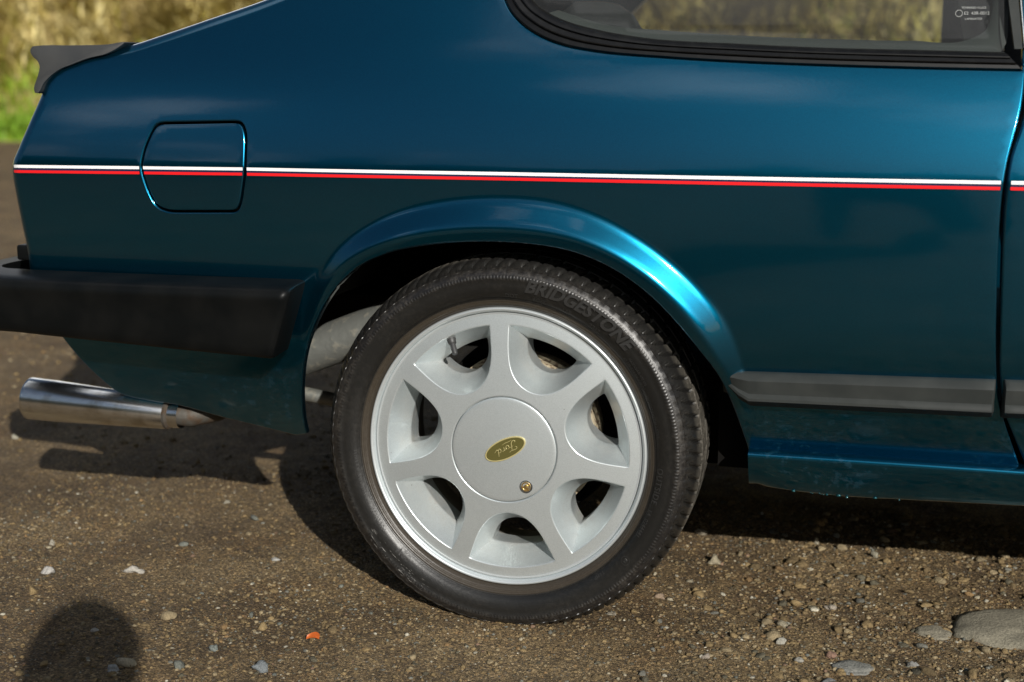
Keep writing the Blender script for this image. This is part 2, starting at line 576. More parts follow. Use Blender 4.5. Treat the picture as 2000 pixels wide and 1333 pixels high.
def seg_dist(P, poly, closed=False):
    """distance of points P (n,2) to a polyline"""
    a = np.array(poly, float)
    b = np.roll(a, -1, 0) if closed else a[1:]
    a = a if closed else a[:-1]
    out = np.full(len(P), 1e9)
    d = b-a
    dd = (d*d).sum(1)+1e-18
    for s in range(0, len(P), 4000):
        q = P[s:s+4000, None, :]-a[None]
        t = np.clip((q*d[None]).sum(2)/dd, 0, 1)
        r = q-t[..., None]*d[None]
        out[s:s+4000] = np.sqrt((r*r).sum(2).min(1))
    return out


def inside(P, poly):
    x, y = P[:, 0], P[:, 1]
    r = np.zeros(len(P), bool)
    px, py = np.array(poly).T
    j = len(px)-1
    for i in range(len(px)):
        c = ((py[i] > y) != (py[j] > y))
        if py[j] != py[i]:
            r ^= c & (x < (px[j]-px[i])*(y-py[i])/(py[j]-py[i])+px[i])
        j = i
    return r


# ------------------------------------------------------------------ the body side as one sculpted sheet y = S(x, z)
YB, ZC = -0.036, 0.701


def S(x, z):
    x, z = np.asarray(x, float), np.asarray(z, float)
    h = np.clip(z-ZC, 0, None)
    hk = np.minimum(h, 0.2)
    up = 0.15*hk+0.85*hk*hk+(h-hk)*0.49
    g = np.clip(ZC-z, 0, None)
    gk = np.clip(g-0.20, 0, None)
    dn = 0.02*g+0.36*g*g+0.80*gk*gk
    t = np.clip(0.3-x, 0, None)/1.2
    f = np.clip(x-0.5, 0, None)
    return YB+up+dn+0.055*t*t+0.012*f*f


def onY(u, v, y):
    r = ray(u, v)
    return CAM+r*((y-CAM[1])/r[1])


def onG(u, v, z=GZ):
    r = ray(u, v)
    return CAM+r*((z-CAM[2])/r[2])


def P2(u, v, off=0.0):
    y = -0.03
    for _ in range(12):
        p = onY(u, v, y)
        y = float(S(p[0], p[2]))+off
    return p[[0, 2]]


def XZ(pts, off=0.0):
    return np.array([P2(u, v, off) for u, v in pts])


ARCH_PX = [(590, 853), (585, 836), (581, 800), (580, 759), (583, 720), (589, 687), (612, 626), (649, 565), (701, 520), (762, 494), (842, 479), (936, 473),
           (1030, 477), (1124, 494), (1194, 524), (1265, 574), (1321, 631), (1368, 689), (1406, 742), (1430, 800), (1448, 850), (1466, 905), (1478, 952)]
OUT_PX = [(585, 660), (600, 570), (619, 521), (654, 477), (701, 442), (771, 407), (865, 384), (983, 377), (1077, 385), (1171, 414), (1265, 466), (1335, 520),
          (1396, 581), (1429, 628), (1450, 689), (1470, 760), (1480, 800)]
ARCH = soften(smooth_poly(XZ(ARCH_PX, -0.02), 0.004), 0.004, 30)
OUTC = soften(smooth_poly(XZ(OUT_PX), 0.005), 0.005, 40)
BAND = np.vstack([OUTC, ARCH[::-1]])
MIDC = None


def sst(a, b, x):
    t = np.clip((x-a)/(b-a), 0, 1)
    return t*t*(3-2*t)


FL_W = np.linspace(0, 1, 400)
FL_S = sst(0.0, 0.30, FL_W)-1.35*sst(0.52, 0.86, FL_W)
FL_P = np.concatenate([[0], np.cumsum((FL_S[1:]+FL_S[:-1])/2*np.diff(FL_W))])


def flare(P):
    r = np.zeros(len(P))
    ok = inside(P, BAND)
    if ok.any():
        Q = P[ok]
        d1, d2 = seg_dist(Q, ARCH), seg_dist(Q, OUTC)
        wv = d2/(d1+d2+1e-9)
        ang = np.degrees(np.arctan2(Q[:, 1]-ZW, Q[:, 0]))
        A = 0.044*sst(0, 36, ang)*(1-sst(112, 160, ang))
        pr = np.interp(wv, FL_W, FL_P)           # soft crease, flat cone, quick roll into the lip
        r[ok] = -A*pr
    return r


def panel(name, outline, holes, m, parent, grid=0.008, soft=None, r_soft=0.022, r_edge=0.003, flange=0.016,
          deep=None, extra=None, flared=False, off=0.0, keep=None):
    """Sheet-metal panel on S with rounded edges and returned flanges. outline/holes: (n,2) x,z. soft: polyline whose edges get r_soft.
    deep: function(mid) -> flange depth"""
    loops = [resample(outline, 0.006, True)]+[resample(h, 0.0045, True) for h in holes]

    def area(l):
        return 0.5*np.sum(l[:, 0]*np.roll(l[:, 1], -1)-np.roll(l[:, 0], -1)*l[:, 1])
    loops = [l if (area(l) > 0) == (i == 0) else l[::-1] for i, l in enumerate(loops)]
    hard = loops

    def edge_d(P):
        return np.min([seg_dist(P, l, True) for l in hard], axis=0)

    lo, hi = loops[0].min(0), loops[0].max(0)
    gx, gz = np.meshgrid(np.arange(lo[0], hi[0], grid), np.arange(lo[1], hi[1], grid))
    G = np.stack([gx.ravel(), gz.ravel()], 1)
    G[:, 0] += (np.round((G[:, 1]-lo[1])/grid) % 2)*grid*0.5
    ok = inside(G, loops[0])
    for h in loops[1:]:
        ok &= ~inside(G, h)
    G = G[ok]
    G = G[edge_d(G) > grid*0.75+r_edge]
    if flared:
        G = G[~inside(G, BAND)]
    rings = []
    for l in loops:
        nrm = np.roll(l, -1, 0)-np.roll(l, 1, 0)
        nrm = np.stack([-nrm[:, 1], nrm[:, 0]], 1)
        nrm /= np.linalg.norm(nrm, axis=1)[:, None]+1e-9
        for fr in (0.15, 0.45, 1.0):
            q = l+nrm*r_edge*fr
            keepq = np.abs(edge_d(q)-r_edge*fr) < r_edge*0.12
            rings.append(q[keepq])
    if soft is not None:
        ds = seg_dist(G, soft)
        near = []
        for l in loops[:1]:
            nrm = np.roll(l, -1, 0)-np.roll(l, 1, 0)
            nrm = np.stack([-nrm[:, 1], nrm[:, 0]], 1)
            nrm /= np.linalg.norm(nrm, axis=1)[:, None]+1e-9
            for fr in (0.2, 0.34, 0.5, 0.7, 0.9):
                q = l+nrm*r_soft*fr
                d = seg_dist(q, soft)
                near.append(q[(d < r_soft*1.02) & inside(q, l) & (edge_d(q) > r_soft*fr*0.9)])
        G = G[ds > r_soft*0.95]
        rings += near
    ex_v, ex_e = [], []
    base = sum(len(l) for l in loops)
    for e in (extra or []):
        e = resample(e, 0.006)
        good = inside(e, loops[0]) & (edge_d(e) > r_edge*1.6)
        for h in loops[1:]:
            good &= ~inside(e, h)
        s0 = None
        for i in range(len(e)):
            if good[i]:
                ex_v.append(e[i])
                if i and good[i-1]:
                    ex_e.append((base+len(ex_v)-2, base+len(ex_v)-1))
    if ex_v:
        EX = np.array(ex_v)
        dd = np.full(len(G), 1e9)
        for s in range(0, len(G), 3000):
            dd[s:s+3000] = np.sqrt(((G[s:s+3000, None]-EX[None])**2).sum(2).min(1))
        G = G[dd > 0.004]
    pts = np.vstack(loops+([np.array(ex_v)] if ex_v else [])+rings+[G])
    edges, k = [], 0
    for l in loops:
        n = len(l)
        edges += [(k+i, k+(i+1) % n) for i in range(n)]
        k += n
    edges += ex_e
    vo, eo, fo, *_ = delaunay_2d_cdt([Vector(p) for p in pts], edges, [], 0, 1e-6)
    V = np.array([(p.x, p.y) for p in vo])
    F = np.array([t for t in fo if len(t) == 3])
    cen = V[F].mean(1)
    ok = inside(cen, loops[0])
    for h in loops[1:]:
        ok &= ~inside(cen, h)
    F = F[ok]
    a = V[F]
    ar = (a[:, 1, 0]-a[:, 0, 0])*(a[:, 2, 1]-a[:, 0, 1])-(a[:, 2, 0]-a[:, 0, 0])*(a[:, 1, 1]-a[:, 0, 1])
    F[ar < 0] = F[ar < 0][:, ::-1]

    def H(P):
        y = S(P[:, 0], P[:, 1])+off
        if flared:
            y = y+flare(P)
        return y

    def rnd(P):
        d = edge_d(P)
        q = np.clip(r_edge-d, 0, r_edge)
        y = r_edge-np.sqrt(np.maximum(r_edge**2-q**2, 0))
        if soft is not None:
            q = np.clip(r_soft-seg_dist(P, soft), 0, r_soft)
            y = np.maximum(y, r_soft-np.sqrt(np.maximum(r_soft**2-q**2, 0)))
        return y
    e = 0.0012
    dx, dz = np.array([e, 0]), np.array([0, e])
    gx = (H(V+dx)-H(V-dx))/(2*e)
    gz = (H(V+dz)-H(V-dz))/(2*e)
    e2 = 0.0004
    dx, dz = np.array([e2, 0]), np.array([0, e2])
    d0 = edge_d(V)
    nearm = d0 < r_edge*1.3
    if soft is not None:
        nearm |= seg_dist(V, soft) < r_soft*1.1
    if nearm.any():
        Q = V[nearm]

        def rn_in(P):            # outside the outline the edge keeps falling away
            return rnd(P)
        gx[nearm] += (rn_in(Q+dx)-rn_in(Q-dx))/(2*e2)
        gz[nearm] += (rn_in(Q+dz)-rn_in(Q-dz))/(2*e2)
    Y = H(V)+rnd(V)
    N = np.stack([gx, -np.ones(len(V)), gz], 1)
    N /= np.linalg.norm(N, axis=1)[:, None]
    verts = [(*(p[0], y, p[1]),) for p, y in zip(V, Y)]
    faces = [tuple(t) for t in F]
    norms = [tuple(n) for n in N]
    for l in loops:
        n = len(l)
        yb = H(l)+rnd(l)
        nrm = np.roll(l, -1, 0)-np.roll(l, 1, 0)
        nrm = np.stack([nrm[:, 1], -nrm[:, 0]], 1)
        nrm /= np.linalg.norm(nrm, axis=1)[:, None]+1e-9
        b0 = len(verts)
        for i in range(n):
            dpt = deep(l[i]) if deep else flange
            verts.append((l[i, 0], yb[i], l[i, 1]))
            verts.append((l[i, 0], yb[i]+dpt, l[i, 1]))
            norms += [(nrm[i, 0], 0, nrm[i, 1])]*2
        for i in range(n):
            j = (i+1) % n
            faces.append((b0+2*i, b0+2*i+1, b0+2*j+1, b0+2*j))
    me = bpy.data.meshes.new(name)
    me.from_pydata([tuple(map(float, p)) for p in verts], [], [tuple(map(int, q)) for q in faces])
    o = link(name, me, m, parent)
    me.normals_split_custom_set_from_vertices(norms)
    return o


# ================================================================== SETTING
def vnoise(x, y, scale, seed):
    """value noise on arrays"""
    r = np.random.default_rng(seed).random((256, 256))
    X, Y = x*scale, y*scale
    i, j = np.floor(X).astype(int), np.floor(Y).astype(int)
    fx, fy = X-i, Y-j
    fx, fy = fx*fx*(3-2*fx), fy*fy*(3-2*fy)
    g = lambda a, b: r[a % 256, b % 256]
    return (g(i, j)*(1-fx)*(1-fy)+g(i+1, j)*fx*(1-fy)+g(i, j+1)*(1-fx)*fy+g(i+1, j+1)*fx*fy)-0.5


def ground_h(x, y):
    x, y = np.asarray(x, float), np.asarray(y, float)
    h = 0.014*vnoise(x, y, 1.3, 1)+0.009*vnoise(x, y, 6, 2)+0.005*vnoise(x, y, 22, 3)+0.0032*vnoise(x, y, 55, 4)
    rough = np.clip((x-0.1)*1.6, 0, 1)*np.clip(1-(y-0.6), 0, 1)
    h = h+rough*(0.010*vnoise(x, y, 9, 5)+0.005*vnoise(x, y, 34, 6))
    near = np.exp(-((x/0.16)**2+((y-0.08)/0.16)**2))          # pressed flat where the tyre stands
    return h*(1-near)-0.001*near+GZ


def ground():
    xs = np.concatenate([-np.geomspace(200, 2.3, 26), np.arange(-2.2, 1.3, 0.008), np.geomspace(1.4, 200, 26)])
    ys = np.concatenate([-np.geomspace(200, 0.85, 24), np.arange(-0.8, 2.2, 0.009), np.arange(2.2, 5, 0.05), np.geomspace(5.1, 12.4, 12)])
    X, Y = np.meshgrid(xs, ys)
    Z = ground_h(X, Y)
    far = np.clip((np.hypot(X, Y)-6)/10, 0, 1)
    Z = GZ+(Z-GZ)*(1-far)
    v = np.stack([X.ravel(), Y.ravel(), Z.ravel()], 1)
    nx, ny = len(xs), len(ys)
    i, j = np.meshgrid(np.arange(nx-1), np.arange(ny-1))
    a = (j*nx+i).ravel()
    f = np.stack([a, a+1, a+1+nx, a+nx], 1)
    me = bpy.data.meshes.new('gravel_track')
    me.from_pydata(v.tolist(), [], f.tolist())
    o = link('gravel_track', me, DIRT)
    o['kind'] = 'structure'


def bank_z(x, y):
    t = np.clip(y-12.3, 0, None)
    z = np.where(t < 1.6, 0.10*t, 0.16+0.75*(t-1.6))
    z = np.where(t > 7, 0.16+0.75*5.4+0.12*(t-7), z)
    k = sst(0.3, 3.0, t)
    return z+k*(0.9*vnoise(x, y, 0.5, 11)+0.45*vnoise(x, y, 1.6, 12))+0.0


def bank():
    xs = np.concatenate([-np.geomspace(200, 17, 14), np.arange(-16, 12, 0.2), np.geomspace(12.5, 200, 14)])
    ys = np.concatenate([np.arange(12.3, 20, 0.2), np.geomspace(20.5, 300, 14)])
    X, Y = np.meshgrid(xs, ys)
    Z = bank_z(X, Y)
    v = np.stack([X.ravel(), Y.ravel(), Z.ravel()], 1)
    nx, ny = len(xs), len(ys)
    i, j = np.meshgrid(np.arange(nx-1), np.arange(ny-1))
    a = (j*nx+i).ravel()
    f = np.stack([a, a+1, a+1+nx, a+nx], 1)
    me = bpy.data.meshes.new('bank')
    me.from_pydata(v.tolist(), [], f.tolist())
    o = link('bank', me, mat('bank_soil', (0.24, 0.18, 0.065), 0.9, noise=(1.8, (0.36, 0.28, 0.11), 0.4, 0.62)))
    o['kind'] = 'structure'


def blades(name, pos, length, width, cols, label, lean=0.5, dirn=None):
    n = len(pos)
    a = rng.random(n)*2*PI
    dx, dy = np.cos(a), np.sin(a)
    ln = length*(0.5+rng.random(n))
    le = lean*(0.3+rng.random(n))
    V = np.zeros((n, 7, 3))
    for k, (t, wd) in enumerate(((0, 1.0), (0.4, 0.9), (0.78, 0.6), (1.0, 0))):
        out = le*ln*t*t
        cx, cy = pos[:, 0]+dx*out, pos[:, 1]+dy*out-0.25*out
        cz = pos[:, 2]+ln*t*(1-0.35*le*t)-0.03
        ox, oy = -dy*width*wd*0.5, dx*width*wd*0.5
        if k < 3:
            V[:, 2*k] = np.stack([cx-ox, cy-oy, cz], 1)
            V[:, 2*k+1] = np.stack([cx+ox, cy+oy, cz], 1)
        else:
            V[:, 6] = np.stack([cx, cy, cz], 1)
    b = np.arange(n)*7
    q = np.concatenate([np.stack([b, b+1, b+3, b+2], 1), np.stack([b+2, b+3, b+5, b+4], 1)])
    t = np.stack([b+4, b+5, b+6], 1)
    me = bpy.data.meshes.new(name)
    me.from_pydata(V.reshape(-1, 3).tolist(), [], q.tolist()+t.tolist())
    c = np.ones((n, 7, 4))
    c[:, :, :3] = cols[:, None, :]
    ca = me.color_attributes.new('Col', 'FLOAT_COLOR', 'POINT')
    ca.data.foreach_set('color', c.ravel())
    o = link(name, me, GRASS)
    o['kind'] = 'stuff'
    o['label'] = label
    return o


def bank_grass():
    n = 60000
    x = np.concatenate([rng.uniform(-14, -3, n//2), rng.uniform(-5, 5, n//2)])
    y = rng.uniform(13.3, 19.0, n)
    tuft = vnoise(x, y, 1.3, 21)+0.6*vnoise(x, y, 4, 22)
    keep = (tuft+rng.normal(0, 0.12, n) > -0.16) & (y > 14.5+1.8*vnoise(x, y, 0.7, 26))
    x, y, tuft = x[keep], y[keep], tuft[keep]
    z = bank_z(x, y)
    pal = np.array([(0.22, 0.165, 0.05), (0.36, 0.28, 0.085), (0.48, 0.39, 0.14), (0.62, 0.53, 0.25), (0.44, 0.38, 0.08), (0.30, 0.30, 0.05)])
    idx = (np.clip((vnoise(x, y, 0.8, 23)+0.5)*4.2+vnoise(x, y, 2.3, 24)*3+rng.normal(0, 0.8, len(x)), 0, 5)).astype(int)
    blades('dry_grass', np.stack([x, y, z], 1), 0.50, 0.04, pal[idx]*rng.uniform(0.8, 1.25, (len(x), 1)),
           'tangled dry straw coloured grass covering the bank', 1.25)
    n = 34000
    x = rng.uniform(-14, 5, n)
    y = 12.35+np.abs(rng.normal(0, 1.8, n))
    ok = (y < 15.6) & (vnoise(x, y, 1.1, 25)+0.5 > (y-12.9)*0.20)
    x, y = x[ok], y[ok]
    pal = np.array([(0.15, 0.27, 0.02), (0.21, 0.32, 0.025), (0.28, 0.32, 0.035), (0.34, 0.30, 0.055)])
    idx = np.clip(((y-12.3)*0.9+rng.normal(0, 0.8, len(y))), 0, 3).astype(int)
    blades('green_grass', np.stack([x, y, bank_z(x, y)], 1), 0.24, 0.026, pal[idx]*rng.uniform(0.8, 1.2, (len(x), 1)),
           'short bright green grass along the foot of the bank', 0.8)


def hedgerow():
    """dark hedge across the track, behind the camera, mirrored faintly in the paint"""
    v, f = ico(2)
    n = 1500
    x = rng.uniform(-26, 14, n)
    top = 3.0+1.6*vnoise(x, x*0, 0.35, 41)+np.clip(-x-4, 0, 10)*0.10
    z = rng.random(n)*top
    y = -11.5-rng.uniform(0, 1.6, n)
    V = v[None]*(1+rng.normal(0, 0.22, (n, len(v), 1)))*rng.uniform(0.25, 0.65, (n, 1, 1))+np.stack([x, y, z], 1)[:, None]
    F = (f[None]+(np.arange(n)*len(v))[:, None, None]).reshape(-1, 3)
    me = bpy.data.meshes.new('hedgerow')
    me.from_pydata(V.reshape(-1, 3).tolist(), [], F.tolist())
    o = link('hedgerow', me, mat('hedge_leaves', (0.035, 0.055, 0.016), 0.7, noise=(9, (0.065, 0.085, 0.03), 0.4, 0.65)), None, False)
    o['kind'] = 'stuff'
    o['label'] = 'dark green hedge on the far side of the track facing the car'


ICO_V = ICO_F = None


def ico(sub):
    bm = bmesh.new()
    bmesh.ops.create_icosphere(bm, subdivisions=sub, radius=1)
    v = np.array([p.co[:] for p in bm.verts])
    f = np.array([[q.index for q in p.verts] for p in bm.faces])
    bm.free()
    return v, f


STONE_COL = np.array([(0.19, 0.135, 0.065), (0.14, 0.10, 0.05), (0.23, 0.18, 0.105), (0.085, 0.075, 0.05), (0.19, 0.12, 0.055), (0.15, 0.145, 0.12),
                      (0.27, 0.235, 0.165), (0.13, 0.135, 0.115), (0.18, 0.115, 0.075), (0.38, 0.35, 0.275)])


def pebbles(name, n, smin, smax, region, label, power=2.3, sub=1, weight=None):
    v, f = ico(sub)
    x = rng.uniform(region[0], region[1], n)
    y = rng.uniform(region[2], region[3], n)
    if weight is not None:
        k = rng.random(n) < weight(x, y)
        x, y = x[k], y[k]
        n = len(x)
    u = rng.random(n)
    s = (smin**(1-power)+u*(smax**(1-power)-smin**(1-power)))**(1/(1-power))
    V = np.repeat(v[None], n, 0)
    V = V*(1+rng.normal(0, 0.07 if sub > 1 else 0.16, (n, len(v), 1)))
    if sub > 1:                                  # broken faces
        for _ in range(6):
            d = rng.normal(size=(n, 1, 3))
            d /= np.linalg.norm(d, axis=2)[..., None]
            k = (V*d).sum(2)
            cut = rng.uniform(0.35, 0.8, (n, 1))
            V = V-np.clip(k-cut, 0, None)[..., None]*d
    V = V*np.stack([rng.uniform(0.75, 1.35, n), rng.uniform(0.7, 1.1, n), rng.uniform(0.45, 0.8, n)], 1)[:, None]
    a = rng.random(n)*2*PI
    ca, sa = np.cos(a)[:, None], np.sin(a)[:, None]
    V = np.stack([V[:, :, 0]*ca-V[:, :, 1]*sa, V[:, :, 0]*sa+V[:, :, 1]*ca, V[:, :, 2]], 2)*s[:, None, None]
    V += np.stack([x, y, ground_h(x, y)+s*rng.uniform(-0.25, 0.3, n)], 1)[:, None]
    F = (f[None]+(np.arange(n)*len(v))[:, None, None]).reshape(-1, 3)
    col = STONE_COL[np.clip(rng.exponential(2.3, n), 0, 9).astype(int)]*rng.uniform(0.75, 1.45, (n, 1))
    c = np.ones((n, len(v), 4))
    c[:, :, :3] = col[:, None]
    me = bpy.data.meshes.new(name)
    me.vertices.add(n*len(v))
    me.vertices.foreach_set('co', V.ravel())
    me.loops.add(len(F)*3)
    me.loops.foreach_set('vertex_index', F.ravel())
    me.polygons.add(len(F))
    me.polygons.foreach_set('loop_start', np.arange(len(F))*3)
    me.update(calc_edges=True)
    at = me.color_attributes.new('Col', 'FLOAT_COLOR', 'POINT')
    at.data.foreach_set('color', c.ravel())
    o = link(name, me, STONE, None, False)
    o['kind'] = 'stuff'
    o['label'] = label
    return o


def stone(u, v, wpx, hpx, col, label, seed):
    """one stone standing where the photo shows it"""
    g = onG(u, v+hpx*0.25)
    dist = np.linalg.norm(g-CAM)
    wm = wpx/FPX*dist
    hm = hpx/FPX*dist
    r = np.random.default_rng(seed)
    vv, ff = ico(4 if wpx > 60 else 3)
    nz3 = np.zeros(len(vv))
    for k in range(7):
        d = r.normal(size=3)
        d /= np.linalg.norm(d)
        nz3 += -np.clip(vv@d-(r.uniform(0.6, 0.95) if wpx > 60 else r.uniform(0.35, 0.75)), 0, None)*(0.5 if wpx > 60 else 0.9)       # chipped facets
    for k in range(10):
        d = r.normal(size=3)*4.5
        nz3 += 0.022*np.sin(vv@d+r.uniform(0, 6))+0.008*np.sin(vv@d*3.1+r.uniform(0, 6))
    q = vv*(1+nz3)[:, None]
    q /= np.abs(q).max(0)
    q *= np.array([wm/2, wm*0.36, hm*0.62]) if wpx < 60 else np.array([wm/2, wm*0.42, hm*0.30])
    a = r.uniform(-0.5, 0.5)*(0.3 if wpx > 60 else 1)
    q[:, :2] = q[:, :2]@np.array([[math.cos(a), math.sin(a)], [-math.sin(a), math.cos(a)]])
    me = bpy.data.meshes.new('stone')
    me.from_pydata(q.tolist(), [], ff.tolist())
    c = np.ones((len(vv), 4))
    c[:, :3] = col
    at = me.color_attributes.new('Col', 'FLOAT_COLOR', 'POINT')
    at.data.foreach_set('color', c.ravel())
    o = link('stone', me, STONE)
    o.location = (g[0], g[1], float(ground_h(g[0], g[1]))+hm*(0.12 if wpx < 60 else 0.0))
    o['label'] = label
    o['category'] = 'stone'
    o['group'] = 'loose stones on the gravel'
    return o


ground()
bank()
bank_grass()
hedgerow()


def w_right(x, y):
    return np.clip(0.35+0.65*sst(0.15, 0.5, x)-0.25*sst(0.6, 2, y), 0, 1)


pebbles('gravel', 48000, 0.0012, 0.0052, (-1.15, 1.0, -0.5, 0.75), 'fine brown and grey gravel pressed into the dirt', 2.4,
        weight=lambda x, y: np.clip(0.50+0.5*sst(0.1, 0.5, x)+0.9*vnoise(x, y, 3, 31), 0, 1))
pebbles('coarse_gravel', 9000, 0.0030, 0.014, (-1.15, 1.0, -0.5, 0.75), 'mixed small stones scattered over the track', 2.6, 2,
        weight=lambda x, y: np.clip(0.04+0.6*sst(0.15, 0.45, x)+1.2*np.clip(vnoise(x, y, 5, 32), 0, 1)*(sst(0.1, 0.4, x)+0.75*(1-sst(-0.5, -0.25, x))), 0, 1))
pebbles('far_gravel', 6000, 0.003, 0.010, (-3.5, 0.3, 0.7, 4.5), 'scattered gravel on the track behind the car', 2.3)

ST = [
    (1972, 1206, 215, 84, (0.215, 0.195, 0.145), 'large rough mossy brown rock half sunk at the right edge of the gravel'),
    (1826, 1224, 74, 32, (0.24, 0.215, 0.16), 'flat brown rock half sunk just left of the largest rock'),
    (1669, 1294, 84, 30, (0.22, 0.215, 0.19), 'long flat grey slab lying at the bottom right of the track'),
    (1395, 1091, 32, 24, (0.30, 0.26, 0.18), 'tan angular stone standing alone right of the tyre'),
    (1369, 1040, 25, 15, (0.20, 0.175, 0.13), 'rounded stone at the shadow edge right beside the tyre'),
    (1710, 1079, 19, 16, (0.26, 0.24, 0.18), 'pale rounded stone below the sill on the shadow edge'),
    (1620, 1183, 28, 13, (0.30, 0.26, 0.21), 'pinkish flat stone below the middle of the sill'),
    (1784, 1287, 23, 18, (0.21, 0.205, 0.19), 'rounded grey stone between the flat slab and the largest rock'),
    (1525, 1251, 23, 16, (0.30, 0.285, 0.24), 'pale grey angular stone left of the flat slab'),
    (1561, 1288, 21, 14, (0.27, 0.255, 0.22), 'small pale stone touching the flat slab on its left'),
    (1623, 1330, 40, 20, (0.15, 0.15, 0.145), 'dark grey stone cut by the bottom edge of the picture'),
    (1624, 1275, 22, 16, (0.23, 0.14, 0.10), 'reddish stone just behind the flat slab'),
    (1377, 1283, 19, 13, (0.26, 0.22, 0.18), 'small tan stone on the dirt below the right side of the tyre'),
    (264, 1111, 42, 19, (0.38, 0.355, 0.31), 'largest white stone on the left of the track'),
    (95, 1117, 27, 16, (0.40, 0.38, 0.35), 'white stone with smaller ones around at the left edge'),
    (103, 1062, 18, 13, (0.33, 0.30, 0.24), 'small cream stone above the white stone at the left edge'),
    (505, 1302, 42, 26, (0.17, 0.185, 0.19), 'blue grey angular stone at the bottom left of the tyre'),
    (186, 1234, 19, 12, (0.38, 0.37, 0.33), 'pale pebble inside the top of the round shadow'),
    (222, 1306, 24, 16, (0.32, 0.33, 0.32), 'light grey stone inside the lower part of the round shadow'),
    (419, 1262, 24, 15, (0.16, 0.175, 0.16), 'greenish grey flat pebble between the round shadow and the leaf'),
    (538, 1092, 19, 7, (0.36, 0.35, 0.32), 'thin white flat chip left of the tyre on bare dirt'),
    (30, 858, 16, 12, (0.30, 0.28, 0.22), 'pale round pebble just below the exhaust tip'),
    (1290, 1164, 26, 12, (0.27, 0.20, 0.14), 'light brown flat stone close under the right of the tyre'),
    (1196, 1196, 22, 13, (0.22, 0.195, 0.15), 'brown stone touching the foot of the tyre on its right'),
    (1595, 1053, 11, 18, (0.30, 0.27, 0.20), 'narrow upright stone on the shadow edge under the sill'),
]
for i, s in enumerate(ST):
    stone(*s, seed=170+i)


def leaf():
    g = onG(611, 1251)
    a = np.linspace(0, 1, 9)
    rows = []
    for t in a:
        wd = 0.0045*math.sin(PI*min(1, t*0.92+0.06))**0.8
        c = np.array([-0.0105+0.021*t, 0.004*math.sin(t*3), 0.0045+0.0035*math.sin(t*2.6)])
        rows.append([c+np.array([0, -wd, -0.001]), c+np.array([0, 0, 0.0012]), c+np.array([0.001, wd, 0.0045])])
    v = [p for r in rows for p in r]+[p-np.array([0, 0, 0.0006]) for r in rows for p in r]
    f = grid_faces(9, 3)+[tuple(27+i for i in q)[::-1] for q in grid_faces(9, 3)]
    o = mesh('leaf', v, f, LEAFM, None, True, False)
    o.location = (g[0], g[1], float(ground_h(g[0], g[1])))
    o['label'] = 'bright orange fallen leaf on the bare dirt left of the tyre'
    o['category'] = 'leaf'


leaf()

# ================================================================== CAR
car = thing('car', 'dark teal blue coupe with red and white pinstripes and a silver seven spoke wheel', 'car')

# --- quarter panel
TAIL_PX = [(50, 536), (46, 500), (34, 440), (22, 380), (15, 332), (15, 322), (26, 292), (50, 236), (74, 180), (82, 156), (100, 134), (140, 112),
           (205, 95), (250, 87), (300, 71), (400, 37), (510, -1), (620, -46), (760, -112), (900, -190), (1040, -270), (1160, -322), (1300, -360)]
TAIL = smooth_poly(XZ(TAIL_PX), 0.008)
SHUT_PX = [(2003, 118), (1999, 200), (1985, 252), (1966, 308), (1956, 380), (1950, 470), (1947, 560), (1945, 650), (1945, 740), (1952, 800), (1974, 862), (1992, 910), (1994, 920)]
SHUT = soften(XZ(SHUT_PX), 0.006, 40)
VAL_PX = [(588, 853), (490, 829), (437, 816), (343, 791), (290, 783), (227, 765), (196, 740), (157, 702), (129, 669), (108, 640), (90, 600), (60, 550)]
VAL = smooth_poly(XZ(VAL_PX), 0.008)
rear_arch = ARCH
SILL_TOP = XZ([(1470, 899), (1600, 908), (1800, 921), (1994, 934)])
k_end = int(np.argmin(np.abs(ARCH[:, 1]-SILL_TOP[0, 1])+(ARCH[:, 0] < 0)*9))
arch_q = ARCH[:k_end]
roof_pt = XZ([(1300, -360), (2003, -372)])
outline = np.vstack([arch_q[::-1], VAL[1:-1], TAIL, roof_pt[1:], SHUT, SILL_TOP[::-1][1:-1], arch_q[-1:]])
SEAL_OUT_PX = [(985, -2), (995, 20), (1012, 41), (1060, 74), (1104, 90), (1150, 99), (1300, 113), (1450, 122), (1600, 128), (1800, 134), (1997, 138)]
SEAL_OUT = smooth_poly(XZ(SEAL_OUT_PX), 0.008)
WTOP = smooth_poly(XZ([(1997, -330), (1300, -300), (1120, -240), (1010, -150), (968, -60), (985, -2)]), 0.01)
win_hole = np.vstack([SEAL_OUT, WTOP[:-1]])
FUEL_PX = [(305, 239), (474, 236), (483, 262), (481, 335), (473, 395), (466, 416), (330, 416), (305, 407), (288, 375), (273, 330), (280, 291), (294, 258)]
FUEL = soften(XZ(FUEL_PX), 0.003, 14, True)


def inset(l, d):
    n = np.roll(l, -1, 0)-np.roll(l, 1, 0)
    n = np.stack([-n[:, 1], n[:, 0]], 1)
    n /= np.linalg.norm(n, axis=1)[:, None]+1e-9
    s = 0.5*np.sum(l[:, 0]*np.roll(l[:, 1], -1)-np.roll(l[:, 0], -1)*l[:, 1])
    return l+n*d*(1 if s > 0 else -1)


def deep_q(p):
    if np.min(np.hypot(*(TAIL-p).T)) < 0.006:
        return 1.5
    if np.min(np.hypot(*(ARCH-p).T)) < 0.006:
        return 0.10 if p[0] > -0.12 else 0.012
    return 0.02


